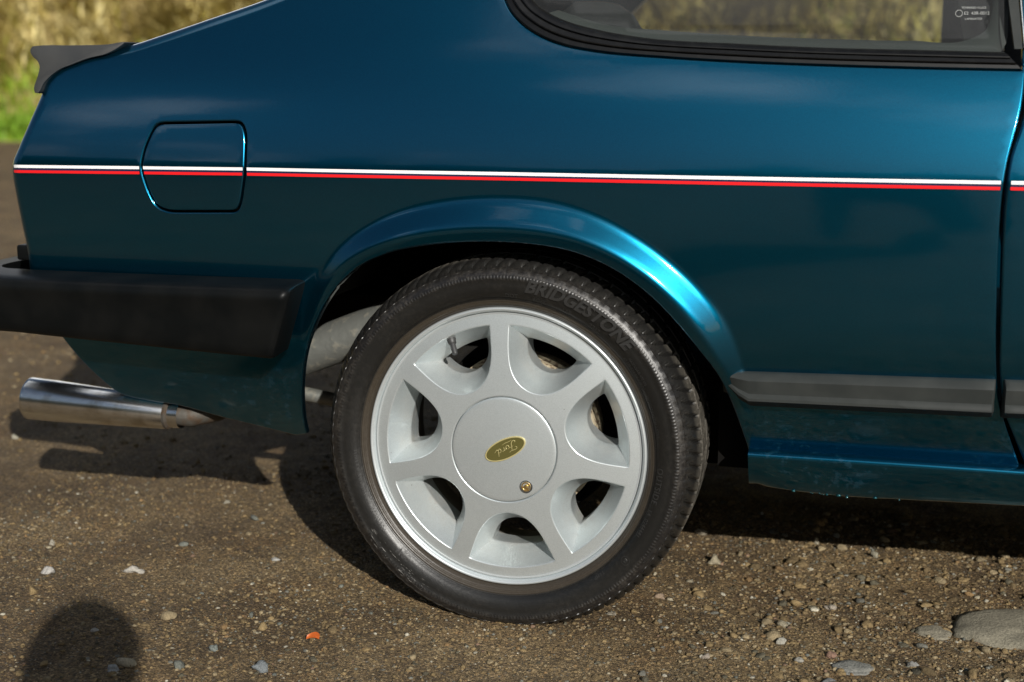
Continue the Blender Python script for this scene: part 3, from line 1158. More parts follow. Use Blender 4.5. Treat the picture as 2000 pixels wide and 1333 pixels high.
crease = np.stack([np.linspace(-0.83, 0.74, 280), np.full(280, ZC)], 1)
AF = resample(ARCH, 0.001)
near_arch = soften(np.array([AF[np.argmin(np.hypot(*(AF-p).T))] for p in OUTC]), 0.004, 3)
near_arch = np.array([AF[np.argmin(np.hypot(*(AF-p).T))] for p in OUTC])
BANDS = [OUTC+(near_arch-OUTC)*fr for fr in (-0.05, 0.0, 0.04, 0.08, 0.14, 0.22, 0.31, 0.40, 0.49, 0.58, 0.64, 0.70, 0.76, 0.82, 0.88, 0.94)]
quarter = panel('quarter_panel', outline, [win_hole, FUEL], PAINT, car, 0.009, TAIL, 0.02, 0.0022, 0.02, deep_q,
                BANDS+[crease], True)
panel('fuel_flap', inset(FUEL, 0.0042), [], PAINT, car, 0.009, None, 0, 0.0016, 0.012, None, [crease], False)
fb = FUEL
cf = fb.mean(0)
mesh('flap_recess', [(*(p[0], float(S(*p))+0.0185, p[1]),) for p in cf+(fb-cf)*1.01], [tuple(range(len(fb)))], BLACK, car, False)

# --- door and the rest of the front half, mostly outside the frame
door_l = smooth_poly(XZ([(u+9 if v < 820 else u+10, v) for u, v in SHUT_PX]), 0.008)
dz = float(door_l[-1, 1])
door_o = np.vstack([door_l, [(1.95, dz), (1.95, 0.80), (1.93, 0.862), (1.3, 0.866)]])
panel('door', door_o, [], PAINT, car, 0.014, None, 0, 0.003, 0.03, None, [crease], False)
panel('front_wing', [(1.96, dz), (2.3, dz-0.02), (2.34, 0.42), (2.45, 0.55), (2.6, 0.59), (2.75, 0.55), (2.86, 0.42), (2.9, 0.3), (3.15, 0.34), (3.2, 0.62), (3.1, 0.78),
                     (2.5, 0.85), (1.96, 0.87)], [], PAINT, car, 0.03, None, 0, 0.006, 0.2)
box('bonnet', (1.98, 0.05, 0.70), (3.15, 1.52, 0.84), PAINT, car, 0.04)


# --- sill under the door
def sill():
    us = np.linspace(1457, 2030, 40)
    rows = []
    top = np.array([[1457, 879], [1600, 888], [1800, 901], [1994, 914], [2060, 918]])
    bot = np.array([[1478, 950], [1500, 957], [1560, 966], [1650, 976], [1800, 984], [2060, 998]])
    xs = []
    for u in np.linspace(1462, 2050, 60):
        tz = P2(u, np.interp(u, top[:, 0], top[:, 1]), -0.012)
        bz = onY(u, np.interp(max(u, 1478), bot[:, 0], bot[:, 1]), float(S(tz[0], tz[1])))
        xs.append((tz[0], tz[1], bz[2]))
    xs = np.array(xs)
    xx = np.concatenate([xs[:, 0], np.linspace(xs[-1, 0]+0.02, 2.28, 40)])
    zt = np.interp(xx, xs[:, 0], xs[:, 1])
    zb = np.interp(xx, xs[:, 0], xs[:, 2])
    for x, a, b in zip(xx, zt, zb):
        y0 = float(S(x, a))
        h = a-b
        j = 0.0004*math.sin(x*41)+0.0003*math.sin(x*97+1)
        q = 0.020
        prof = [(y0+0.020, a+0.003), (y0-q+0.022, a+0.001), (y0-q+0.008, a-0.0005), (y0-q+0.003, a-0.002), (y0-q, a-0.006), (y0-q+0.001, a-0.011), (y0-q+0.007, a-h*0.35), (y0-q+0.017, a-h*0.65),
                (y0-q+0.028, a-h*0.88), (y0-q+0.033, a-h*0.97), (y0-q+0.036+j, b), (y0-q+0.040, b+j), (y0-q+0.058, b+0.004), (y0+0.30, b+0.02)]
        sx = x
        rows.append([(sx, y, z) for y, z in prof])
    o = loft('sill', rows, PAINT, car, False)
    # close the rear end of the sill
    r0 = rows[0]
    r0 = r0[1:-1]
    mesh('sill_end', [(p[0]+0.0003, p[1], p[2]) for p in r0]+[(r0[0][0]+0.0003, r0[-1][1], r0[0][2])], [tuple(range(len(r0)+1))], PAINT, car, False)
    # scraped and bubbled paint along its lower edge
    v, f = ico(1)
    VV, FF = [], []
    for i in range(34):
        t = abs(random.gauss(0, 0.5))
        u = 1600+random.gauss(0, 34) if i < 22 else random.uniform(1545, 1800)
        px_ = P2(u, 960)[0]
        k_ = int(np.argmin(np.abs(xx-px_)))
        p = np.array(rows[k_][9])*0.6+np.array(rows[k_][10])*0.4+np.array([random.uniform(-0.004, 0.004), -0.0003, random.uniform(-0.002, 0.003)])
        s = random.uniform(0.0008, 0.0026)
        k = len(VV)*0
        q = v*(1+rng.normal(0, 0.25, (len(v), 1)))*np.array([1.6, 0.7, 0.8])*s
        FF += [tuple(len(VV)+int(w_) for w_ in t_) for t_ in f]
        VV += [tuple(p+qq) for qq in q]
    o = mesh('flaked_edge', VV, FF, mat('flaked_teal_paint', (0.004, 0.06, 0.07), 0.3, metal=0.5, coat=0.5, noise=(300, (0.05, 0.17, 0.17), 0.55, 0.7)), car, True, False)
    o['kind'] = 'stuff'


sill()


# --- pinstripes
def stripe(name, pts, th, m, off):
    """pts: pixel centre line, th: half height in metres"""
    line = resample(XZ(pts), 0.012)
    segs, cur = [], []
    fi = inside(line, inset(FUEL, -0.0005))
    ff = inside(line, inset(FUEL, 0.006))
    dsh = seg_dist(line, SHUT)
    line2, tag = [], []
    fine = resample(line, 0.0012)
    inF = inside(fine, FUEL)
    inI = inside(fine, inset(FUEL, 0.0046))
    dsh = seg_dist(fine, SHUT)
    dF = seg_dist(fine, FUEL, True)
    side = fine[:, 0] > np.interp(fine[:, 1], SHUT[::-1, 1], SHUT[::-1, 0])
    good = (inI | (~inF & (dF > 0.0016))) & np.where(side, dsh > 0.009, dsh > 0.0025)
    for i, p in enumerate(fine):
        if good[i]:
            cur.append(p)
        elif cur:
            segs.append(cur)
            cur = []
    if cur:
        segs.append(cur)
    for s in segs:
        s = resample(s, 0.012)
        rows = []
        for p in s:
            c = []
            for t in (-1, -0.33, 0.33, 1):
                x, z = p[0], p[1]+t*th
                y = float(S(x, z))-off
                d = float(seg_dist(np.array([[x, z]]), TAIL)[0])
                q = min(max(0.02-d, 0), 0.02)
                y += 0.02-math.sqrt(max(0.02**2-q*q, 0))
                c.append((x, y, z))
            rows.append(c)
        loft(name, rows, m, car)


WPX = [(15.5, 325), (275, 328), (480, 330.5), (1000, 340), (1500, 349.5), (1955, 357), (2200, 361)]
RPX = [(15.5, 335), (275, 338), (480, 340.5), (1000, 350), (1500, 360), (1955, 368.5), (2200, 373)]
NPX = [(a[0], (a[1]*0.5+b[1]*0.5)) for a, b in zip(WPX, RPX)]
stripe('navy_stripe', NPX, 0.0028, NAVY, 0.0006)
stripe('white_stripe', WPX, 0.0024, WHITE, 0.0012)
stripe('red_stripe', RPX, 0.0022, RED, 0.0012)


# --- side mouldings
def moulding(u0, u1, tip):
    top = np.array([[1410, 727], [1450, 725], [1945, 741], [2300, 751]])
    low = np.array([[1410, 768], [1450, 771], [1945, 794], [2300, 808]])
    bot = np.array([[1410, 785], [1450, 794], [1945, 818], [2300, 832]])
    rows = []
    for u in np.concatenate([[u0, u0+1.5, u0+4], np.linspace(u0+12, u1-6, 26), [u1-3, u1-1, u1]]):
        a = P2(u, np.interp(u, top[:, 0], top[:, 1]))
        l = P2(u, np.interp(u, low[:, 0], low[:, 1]))
        b = P2(u, np.interp(u, bot[:, 0], bot[:, 1]))
        y = lambda z: float(S(a[0], z))
        k = 1.0
        if tip:
            k = min(1, max(0.10, (u-u0)/46))
            l = l+(a-l)*(1-k)*0.65
            b = b+(a-b)*(1-k)*0.35
        e = min(1.0, (min(u-u0, u1-u)+0.4)/6.0) if not tip else min(1.0, (u1-u+0.4)/6.0)
        e = math.sqrt(max(0.0, 1-(1-e)**2))
        t = (0.030*k+0.004)*(0.35+0.65*e)
        za, zl, zb = a[1], l[1], b[1]
        hh = za-zl
        x = a[0]
        rows.append([(x, y(za)+0.004, za), (x, y(za)-0.005*e, za-0.0002), (x, y(za)-0.009*e, za-0.003), (x, y(za)-0.009*e-(t-0.009)*0.25, za-hh*0.3), (x, y(zl)-t+0.006*k, za-hh*0.8),
                     (x, y(zl)-t+0.001, zl+0.002), (x, y(zl)-t+0.001, zl-0.002), (x, y(zb)-t*0.45, (zl+zb)/2-0.003), (x, y(zb)+0.004, zb)])
    loft('side_moulding', rows, MOULD, car, True, True, R(38))


moulding(1412, 1945, True)
moulding(1961, 2300, False)


# --- rear bumper
def bumper():
    # section offsets: (out, z) with out measured outward from the path
    TOPL, TOPR = onY(0, 557, -0.075)[2], onY(570, 574, -0.075)[2]
    BOTL, BOTR = onY(0, 657, -0.07)[2], onY(540, 706, -0.07)[2]
    XR = onY(585, 575, -0.03)[0]
    XRb = onY(549, 705, -0.03)[0]
    XL = onY(0, 600, -0.07)[0]
    path = []                                   # (x, y, nx, ny) outer face line seen from above
    for x in np.concatenate([XR-0.013*np.linspace(0, 1, 9)**1.7, np.linspace(XR-0.02, -0.86, 36)]):
        path.append((x, -0.078+0.03*(min(0, x+0.3)/0.6)**2, 0, -1))
    cx, cy, rr = -0.86, path[-1][1]+0.13, 0.13
    for a in np.linspace(0, PI/2, 14)[1:]:
        path.append((cx-rr*math.sin(a), cy-rr*math.cos(a), -math.sin(a), -math.cos(a)))
    for yy in np.linspace(cy+0.05, 1.45, 8):
        path.append((cx-rr-0.0*yy, yy, -1, 0))
    rows = []
    for i, (x, y, nx, ny) in enumerate(path):
        xx = max(x, -1.0)
        zt = np.interp(xx, [XL, XR], [TOPL, TOPR])
        zb = np.interp(xx, [XL, XR], [BOTL, BOTR])
        d = (XR-x)                                # distance from the end
        e = 1.0
        if d < 0.013:
            q = 1-d/0.013
            e = math.sqrt(max(0.0, 1-q*q))
        sec = [(-0.075, zt+0.012), (-0.03, zt+0.0095), (-0.010, zt+0.006), (-0.003, zt+0.002), (0.0, zt-0.006), (0.0, zt-0.012), (-0.003, zt-0.018), (-0.005, (zt+zb)/2), (-0.008, zb+0.02),
               (-0.011, zb+0.008), (-0.016, zb+0.002), (-0.024, zb), (-0.075, zb+0.004)]
        row = []
        zm = (zt+zb)/2
        for o_, z in sec:
            oo = -0.045+(o_+0.045)*(0.72+0.28*e) if o_ > -0.045 else o_
            zz = zm+(z-zm)*(0.93+0.07*e)
            sl = (XR-XRb)*np.clip((zt-z)/(zt-zb), 0, 1)*max(0, 1-d/0.25)     # raked end
            row.append((x+nx*oo-sl, y+ny*oo, zz))
        rows.append(row)
    loft('rear_bumper', rows, PLASTIC, car, True, True, R(55))


bumper()
p = onY(39, 492, 0.05)
box('lamp_block', (p[0]-0.004, 0.045, p[2]-0.014), (p[0]+0.03, 0.12, p[2]+0.012), PLASTIC, car, 0.004)


# --- tail spoiler across the tailgate
def spoiler():
    px = [(62, 97), (66, 91), (74, 90), (140, 89), (214, 87), (246, 84), (232, 95), (213, 105), (180, 113), (142, 127), (120, 136), (103, 148), (88, 164), (77, 183), (71, 182),
          (69, 174), (73, 160), (77, 148), (80, 128), (77, 121), (66, 110), (62, 103)]
    o_ = XZ(px)
    o_ = smooth_poly(o_, 0.006, True)
    c = o_.mean(0)
    rows = []
    for y, k in ((0.016, 0.975), (0.0166, 0.988), (0.018, 0.996), (0.022, 1.0), (0.05, 1.0), (0.2, 1.0), (0.7, 1.0), (1.4, 1.0), (1.52, 1.0)):
        rows.append([(c[0]+(p_[0]-c[0])*k, (y-0.022+float(S(*p_))) if y < 0.04 else y+0.04, c[1]+(p_[1]-c[1])*k) for p_ in o_])
    loft('spoiler', rows, SPOIL, car, True, True, R(60))


spoiler()


# --- quarter window
def window():
    sin_px = [(1036, -2), (1052, 14), (1085, 33), (1104, 41), (1160, 57), (1250, 73), (1450, 86), (1600, 93), (1800, 98), (1962, 102)]
    so = resample(SEAL_OUT, 0.006)
    si = smooth_poly(XZ(sin_px), 0.006)
    n = 90
    q = lambda l: np.stack([np.interp(np.linspace(0, 1, n), np.linspace(0, 1, len(l)), l[:, i]) for i in (0, 1)], 1)
    # match by x so that ridges run parallel
    so, si = q(so), q(si)
    prof = [(0.0, 0.008), (0.03, -0.001), (0.10, -0.0045), (0.28, -0.0055), (0.31, -0.003), (0.34, -0.003), (0.37, -0.0075), (0.42, -0.0085), (0.60, -0.007), (0.63, -0.0035), (0.66, -0.0035),
            (0.69, -0.0075), (0.75, -0.008), (0.90, -0.006), (0.97, -0.001), (1.0, 0.006)]
    rows = []
    for a, b in zip(so, si):
        row = []
        for t, d in prof:
            p_ = a+(b-a)*t
            row.append((p_[0], float(S(*p_))+d, p_[1]))
        rows.append(row)
    loft('window_seal', rows, SEAL, car, False, False, R(35))
    # pane, a thin curved sheet with two faces
    pane = np.vstack([si, XZ([(1962, -300), (1300, -280), (1140, -220), (1040, -120), (1022, -50)])])
    panel('window_glass', pane, [], GLASS, car, 0.02, None, 0, 0.0005, 0.003, None, None, False, 0.005)
    # grey trim ledge behind the lower edge of the pane
    lt = XZ([(1090, 20), (1180, 48), (1300, 60), (1450, 70), (1600, 76), (1780, 80), (1890, 78), (1925, 60), (1938, 20), (1940, -40)], 0.02)
    lb = XZ([(1060, 30), (1160, 66), (1300, 82), (1450, 92), (1600, 99), (1800, 104), (1950, 106), (1962, 90), (1968, 40), (1968, -40)], 0.02)
    lt, lb = q(smooth_poly(lt, 0.005)), q(smooth_poly(lb, 0.005))
    rows = [[(b[0], float(S(*b))+0.012, b[1]), ((a[0]+b[0])/2, float(S(*a))+0.017, (a[1]+b[1])/2), (a[0], float(S(*a))+0.022, a[1]), (a[0], float(S(*a))+0.06, a[1]-0.004)] for a, b in zip(lt, lb)]
    loft('window_ledge', rows, LEDGE, car)
    # pillar trim and bright door frame edge
    for nm, a, b, dy, m in (('pillar_trim', [(1966, -40), (1968, 0), (1980, 96)], [(1988, -40), (1990, 0), (1998, 96)], -0.004, MOULD),
                            ('frame_edge', [(1990, -40), (1991, 0), (1996, 60), (1999, 96)], [(1994, -40), (1995, 0), (2000, 60), (2003, 96)], -0.008, LIP)):
        A, B = q(XZ(a)), q(XZ(b))
        rows = [[(a_[0], float(S(*a_))+0.006, a_[1]), (a_[0]+0.0008, float(S(*a_))+dy, a_[1]), (b_[0]-0.0008, float(S(*b_))+dy, b_[1]), (b_[0], float(S(*b_))+0.006, b_[1])] for a_, b_ in zip(A, B)]
        loft(nm, rows, m, car, False, False, R(35))


window()


def text_mesh(s, size, extrude=0.0, shear=0.0, offset=0.0, spacing=1.0, res=3):
    c = bpy.data.curves.new('lettering', 'FONT')
    c.body = s
    c.size = size
    c.extrude = extrude
    c.shear = shear
    c.offset = offset
    c.space_character = spacing
    c.resolution_u = res
    c.align_x = 'CENTER'
    o = bpy.data.objects.new('lettering', c)
    C.objects.link(o)
    bpy.context.view_layer.update()
    e = o.evaluated_get(bpy.context.evaluated_depsgraph_get())
    me = e.to_mesh()
    v = np.array([q.co[:] for q in me.vertices])
    f = [tuple(q.vertices) for q in me.polygons]
    e.to_mesh_clear()
    bpy.data.objects.remove(o)
    bpy.data.curves.remove(c)
    return v, f


# etched maker's mark in the pane
p = P2(1899, 29)
mv, mf = [], []
for t_, dx, dzz, sz in (('TEMPERED GLASS', 0.002, 0.0082, 0.0042), ('E2  43R-0012', 0.006, 0.0, 0.0062), ('LAMINATED', 0.002, -0.0072, 0.0042)):
    v, f = text_mesh(t_, sz)
    k = len(mv)
    for q in v:
        x, z = p[0]+dx+q[0], p[1]+dzz+q[1]
        mv.append((x, float(S(x, z))+0.0035, z))
    mf += [tuple(k+i for i in t) for t in f]
for a0 in range(24):
    k = len(mv)
    for aa in (a0, a0+1):
        for rr in (0.0042, 0.0049):
            x, z = p[0]-0.0175+rr*math.cos(aa*PI/12), p[1]+0.002+rr*math.sin(aa*PI/12)
            mv.append((x, float(S(x, z))+0.0035, z))
    mf.append((k, k+1, k+3, k+2))
o = mesh('glass_mark', mv, mf, PALE, car, False, False)
o['kind'] = 'stuff'


# --- cabin, far side, floor
def cabin():
    box('inner_panel', (0.31, 0.15, 0.225), (0.374, 0.36, 0.5), BLACK, car)
    box('floor_pan', (0.0, 0.36, 0.17), (2.9, 1.46, 0.34), BLACK, car)
    box('boot_floor', (-0.74, 0.50, 0.33), (0.0, 1.46, 0.42), BLACK, car)
    # far side with its window opening
    o = [(-0.78, 0.20), (3.1, 0.20), (3.1, 0.80), (1.9, 0.868), (0.72, 0.868), (0.0, 0.872), (-0.06, 0.90), (-0.08, 0.98), (0.1, 1.15), (0.2, 1.2), (0.2, 1.30), (-0.1, 1.2), (-0.45, 0.97), (-0.79, 0.86)]
    v = [(x, 1.50, z) for x, z in o]+[(x, 1.54, z) for x, z in o]
    n = len(o)
    bm_f = [tuple(range(n)), tuple(range(2*n-1, n-1, -1))]+[(i, (i+1) % n, n+(i+1) % n, n+i) for i in range(n)]
    mesh('far_side', v, bm_f, PAINT, car, False)
    box('far_pillar', (0.66, 1.43, 0.86), (0.78, 1.49, 1.28), TRIM, car, 0.01)
    rows = []
    for x in np.linspace(0.1, 1.35, 14):
        zc_ = 1.305+0.02*math.sin((x-0.1)/1.25*PI)
        rows.append([(x, 0.245, zc_-0.03), (x, 0.30, zc_-0.008), (x, 0.5, zc_+0.006), (x, 0.75, zc_+0.01), (x, 1.0, zc_+0.006), (x, 1.2, zc_-0.008), (x, 1.27, zc_-0.03), (x, 0.75, zc_-0.035)])
    loft('roof', rows, PAINT, car, True)
    box('rear_shelf', (-0.42, 0.16, 0.78), (0.05, 1.44, 0.80), TRIM, car)

    def seat(name, x0, y0, y1, ztop, lean, th, m=TRIM):
        rows = []
        for z, k in ((0.40, 0.9), (0.55, 1.0), (0.7, 1.0), (0.8, 0.98), (0.87, 0.94), (0.92, 0.86), (ztop-0.02, 0.7), (ztop-0.004, 0.45), (ztop, 0.1)):
            yc, hw = (y0+y1)/2, (y1-y0)/2*k
            xx = x0-lean*(z-0.5)
            rows.append([(xx+th*k*math.copysign(abs(math.cos(t))**0.6, math.cos(t))/2, yc+hw*math.copysign(abs(math.sin(t))**0.5, math.sin(t)), z) for t in np.linspace(0, 2*PI, 28, endpoint=False)])
        return loft(name, rows, m, car, True)
    seat('rear_seat', 0.14, 0.28, 0.72, 0.97, 0.22, 0.13)
    seat('rear_seat', 0.06, 0.82, 1.32, 0.93, 0.22, 0.13)
    seat('front_seat', 0.86, 0.86, 1.32, 1.13, 0.25, 0.14)
    seat('front_seat', 1.12, 0.22, 0.68, 1.13, 0.25, 0.14)
    bx = onY(1884, 40, 1.36)[0]
    rows = [[(bx+d+(z-0.9)*0.12, 1.36, z) for d in (0, 0.038)] for z in (0.80, 0.9, 1.0, 1.2)]
    loft('seat_belt', rows, BEIGE, car)


cabin()


# --- wheel well and running gear
def well():
    rows = []
    for y in (0.05, 0.10, 0.30, 0.34):
        row = []
        for a in np.linspace(-16, 148, 40):
            rr = 0.385
            row.append((rr*math.cos(R(a)), max(y, 0.13) if a < 24 else y, ZW+0.0+rr*math.sin(R(a))))
        rows.append(row)
    rows.append([(0.30*math.cos(R(a)), 0.345, ZW+0.30*math.sin(R(a))) for a in np.linspace(-16, 148, 40)])
    loft('wheel_well', rows, BLACK, car)
    box('inner_sill', (0.385, 0.14, 0.235), (2.3, 0.30, 0.36), BLACK, car)
    box('inner_wing', (-0.70, 0.56, 0.36), (0.40, 0.60, 0.80), BLACK, car)
    # silencer seen behind the arch, pipes and tailpipe
    a, b = onY(560, 703, 0.24), onY(735, 640, 0.24)
    d = (b-a)
    tube('silencer', [a-d*0.6, a-d*0.56, a, a+d*0.3, a+d*0.5, b, b+d*0.3], [0.030, 0.036, 0.037, 0.038, 0.038, 0.039, 0.037], STEEL, car)
    a, b = onY(560, 762, 0.30), onY(655, 782, 0.30)
    tube('spring_bar', [a-(b-a), a, b], [0.013, 0.013, 0.013], STEEL, car, 16)
    a, b = onY(60, 778, 0.14), onY(333, 808, 0.14)
    d = (b-a)/np.linalg.norm(b-a)
    r0, r1 = 0.0375, 0.0280
    ring = [a+d*0.30, a+d*0.012, a+d*0.004, a+d*0.0005, a-d*0.0005, a+d*0.0015, a+d*0.006, a+d*0.05, a+(b-a)*0.5, b-d*0.004, b, b+d*0.001]
    rad = [0.024, r0-0.005, r0-0.004, r0-0.0025, r0-0.001, r0+0.001, r0+0.0005, r0, (r0+r1)/2+0.001, r1, r1-0.002, 0.019]
    tube('exhaust_tip', ring, rad, CHROME, car, 56, False, R(60))
    mp_ = b+d*0.001
    tube('weld_bead', [b-d*0.006, b-d*0.003, b+d*0.001, b+d*0.004, b+d*0.006], [r1-0.001, r1+0.0006, r1+0.0008, r1-0.003, 0.018], RUSTY, car, 40, False)
    tube('exhaust_pipe', [b-d*0.01, b+d*0.04, b+d*0.075+np.array([0, 0.03, 0.006]), b+d*0.11+np.array([0, 0.10, 0.03]), b+d*0.12+np.array([0, 0.22, 0.07])], [0.0195]*5, RUSTY, car, 28)


well()
tube('axle_tube', [(0, 0.17, ZW), (0, 1.3, ZW)], [0.04, 0.04], BLACK, car, 20)

# ================================================================== WHEEL (a part of the car with its own pieces)
wheel = bpy.data.objects.new('wheel', None)
C.objects.link(wheel)
wheel.parent = car
wheel.location = (-0.003, 0, ZW-0.004)
wheel.scale = (1.018, 1, 1.018)
RR = 0.218


def lathe(name, prof, n, m, parent, sharp=R(40)):
    """prof: (y, r) list"""
    rows = [[(r*math.cos(a), y, r*math.sin(a)) for a in np.linspace(0, 2*PI, n, endpoint=False)] for y, r in prof]
    return loft(name, rows, m, parent, True, False, sharp)


def yface(r):
    return 0.004-0.016*(1-np.minimum((np.asarray(r)/0.207)**2, 1.2))


SP0 = 93.0


def rim():
    # pockets
    def bez(p0, p1, p2, p3, n):
        t = np.linspace(0, 1, n)[:, None]
        return (1-t)**3*np.array(p0)+3*(1-t)**2*t*np.array(p1)+3*(1-t)*t*t*np.array(p2)+t**3*np.array(p3)

    def pocket(c, c1, c2, ap, rim_r, aang, crn):
        side = bez(c, c1, c2, ap, 24)
        arc_a = np.linspace(-aang, aang, 26)[1:-1]
        other = side[::-1][1:]*np.array([1, -1])
        loop = np.vstack([side, other, np.stack([rim_r*np.cos(arc_a), rim_r*np.sin(arc_a)], 1)])
        for _ in range(crn):                     # soften the corners
            loop = 0.5*loop+0.25*np.roll(loop, 1, 0)+0.25*np.roll(loop, -1, 0)
        return loop
    a1, a2 = R(21.3), R(14.5)
    r1, r2 = 0.880, 0.765
    p_out = pocket((r1*math.cos(a1), r1*math.sin(a1)), (0.64, 0.247), (0.462, 0.185), (0.455, 0), r1, a1, 0)
    p_in = pocket((r2*math.cos(a2), r2*math.sin(a2)), (0.655, 0.165), (0.572, 0.125), (0.568, 0), r2, a2, 1)
    loops, ins = [], []
    for k in range(7):
        a = R(SP0-360/14-360/7*k)
        M = np.array([[math.cos(a), math.sin(a)], [-math.sin(a), math.cos(a)]])
        loops.append(p_out@M*RR)
        ins.append(p_in@M*RR)
    circ = lambda r, n: np.stack([r*np.cos(np.linspace(0, 2*PI, n, endpoint=False)), r*np.sin(np.linspace(0, 2*PI, n, endpoint=False))], 1)
    outer, hub = circ(0.207, 260), circ(0.0832, 140)
    allp = [outer, hub]+loops
    G = np.stack(np.meshgrid(np.arange(-0.21, 0.21, 0.006), np.arange(-0.21, 0.21, 0.006)), -1).reshape(-1, 2)
    r = np.hypot(*G.T)
    ok = (r < 0.204) & (r > 0.086)
    for l in loops:
        ok &= ~inside(G, l)
    G = G[ok]
    dmin = np.min([seg_dist(G, l, True) for l in loops], 0)
    G = G[dmin > 0.0045]
    G = G[np.hypot(*G.T) > 0.0885]
    rings = [circ(0.0848, 140), circ(0.0868, 140), circ(0.2055, 260)]
    for l in loops:
        for dd in (-0.0012, -0.0030):
            q = inset(l, dd)
            rings.append(q[(np.min([seg_dist(q, l2, True) for l2 in loops], 0) > -dd*0.9) & (np.hypot(*q.T) > 0.0885)])
    pts = np.vstack(allp+rings+[G])
    ed, k = [], 0
    for l in allp:
        ed += [(k+i, k+(i+1) % len(l)) for i in range(len(l))]
        k += len(l)
    vo, eo, fo, *_ = delaunay_2d_cdt([Vector(q) for q in pts], ed, [], 0, 1e-7)
    V = np.array([(q.x, q.y) for q in vo])
    F = np.array([t for t in fo if len(t) == 3])
    cen = V[F].mean(1)
    rc = np.hypot(*cen.T)
    ok = rc > 0.0831
    for l in loops:
        ok &= ~inside(cen, l)
    F = F[ok]
    verts = [(q[0], float(yface(math.hypot(*q))), q[1]) for q in V]
    faces = [tuple(map(int, t)) for t in F]
    DEP = 0.046
    for lo, li in zip(loops, ins):
        n = len(lo)
        rows = []
        for s, d in ((0, 0), (0.02, 0.003), (0.05, 0.02), (0.085, 0.055), (0.14, 0.12), (0.30, 0.29), (0.55, 0.54), (0.75, 0.75), (0.92, 0.93), (0.98, 0.99), (1.0, 1.02), (1.0, 1.08), (0.98, 1.5), (0.95, 1.9)):
            q = lo+(li-lo)*s
            yb = yface(np.hypot(*q.T))
            yo = yface(np.hypot(*lo.T))
            yy = yo*(1-min(d, 1))+min(d, 1)*(0.0)+DEP*d
            rows.append([(q[i, 0], float(yy[i]), q[i, 1]) for i in range(n)])
        k = len(verts)
        verts += [t for r_ in rows for t in r_]
        faces += [tuple(k+i for i in t) for t in grid_faces(len(rows), n, False, True)]
    # rebate round the centre cap
    n = 140
    k = len(verts)
    a = np.linspace(0, 2*PI, n, endpoint=False)
    yh = float(yface(0.0832))
    for y, r_ in ((yh, 0.0832), (yh+0.0006, 0.0826), (yh+0.005, 0.0824), (yh+0.005, 0.078)):
        verts += [(r_*math.cos(t), y, r_*math.sin(t)) for t in a]
    faces += [tuple(k+i for i in t) for t in grid_faces(4, n, False, True)]
    mesh('rim', verts, faces, SILVER, wheel, True, True, R(40))
    yo = float(yface(0.207))
    lathe('rim_lip', [(yo, 0.207), (yo-0.0006, 0.2085), (yo-0.0005, 0.2095), (yo+0.0022, 0.2100), (yo+0.0022, 0.2106), (yo-0.0035, 0.2115), (yo-0.0065, 0.2135), (yo-0.008, 0.2155),
                      (yo-0.0075, 0.2172), (yo-0.0045, 0.2186), (yo+0.001, 0.2190), (yo+0.010, 0.2170)], 260, LIP, wheel, R(60))
    lathe('wheel_barrel', [(0.012, 0.2165), (0.02, 0.200), (0.04, 0.186), (0.06, 0.178), (0.10, 0.176), (0.17, 0.186), (0.185, 0.205), (0.19, 0.216)], 90, BARREL, wheel)


rim()


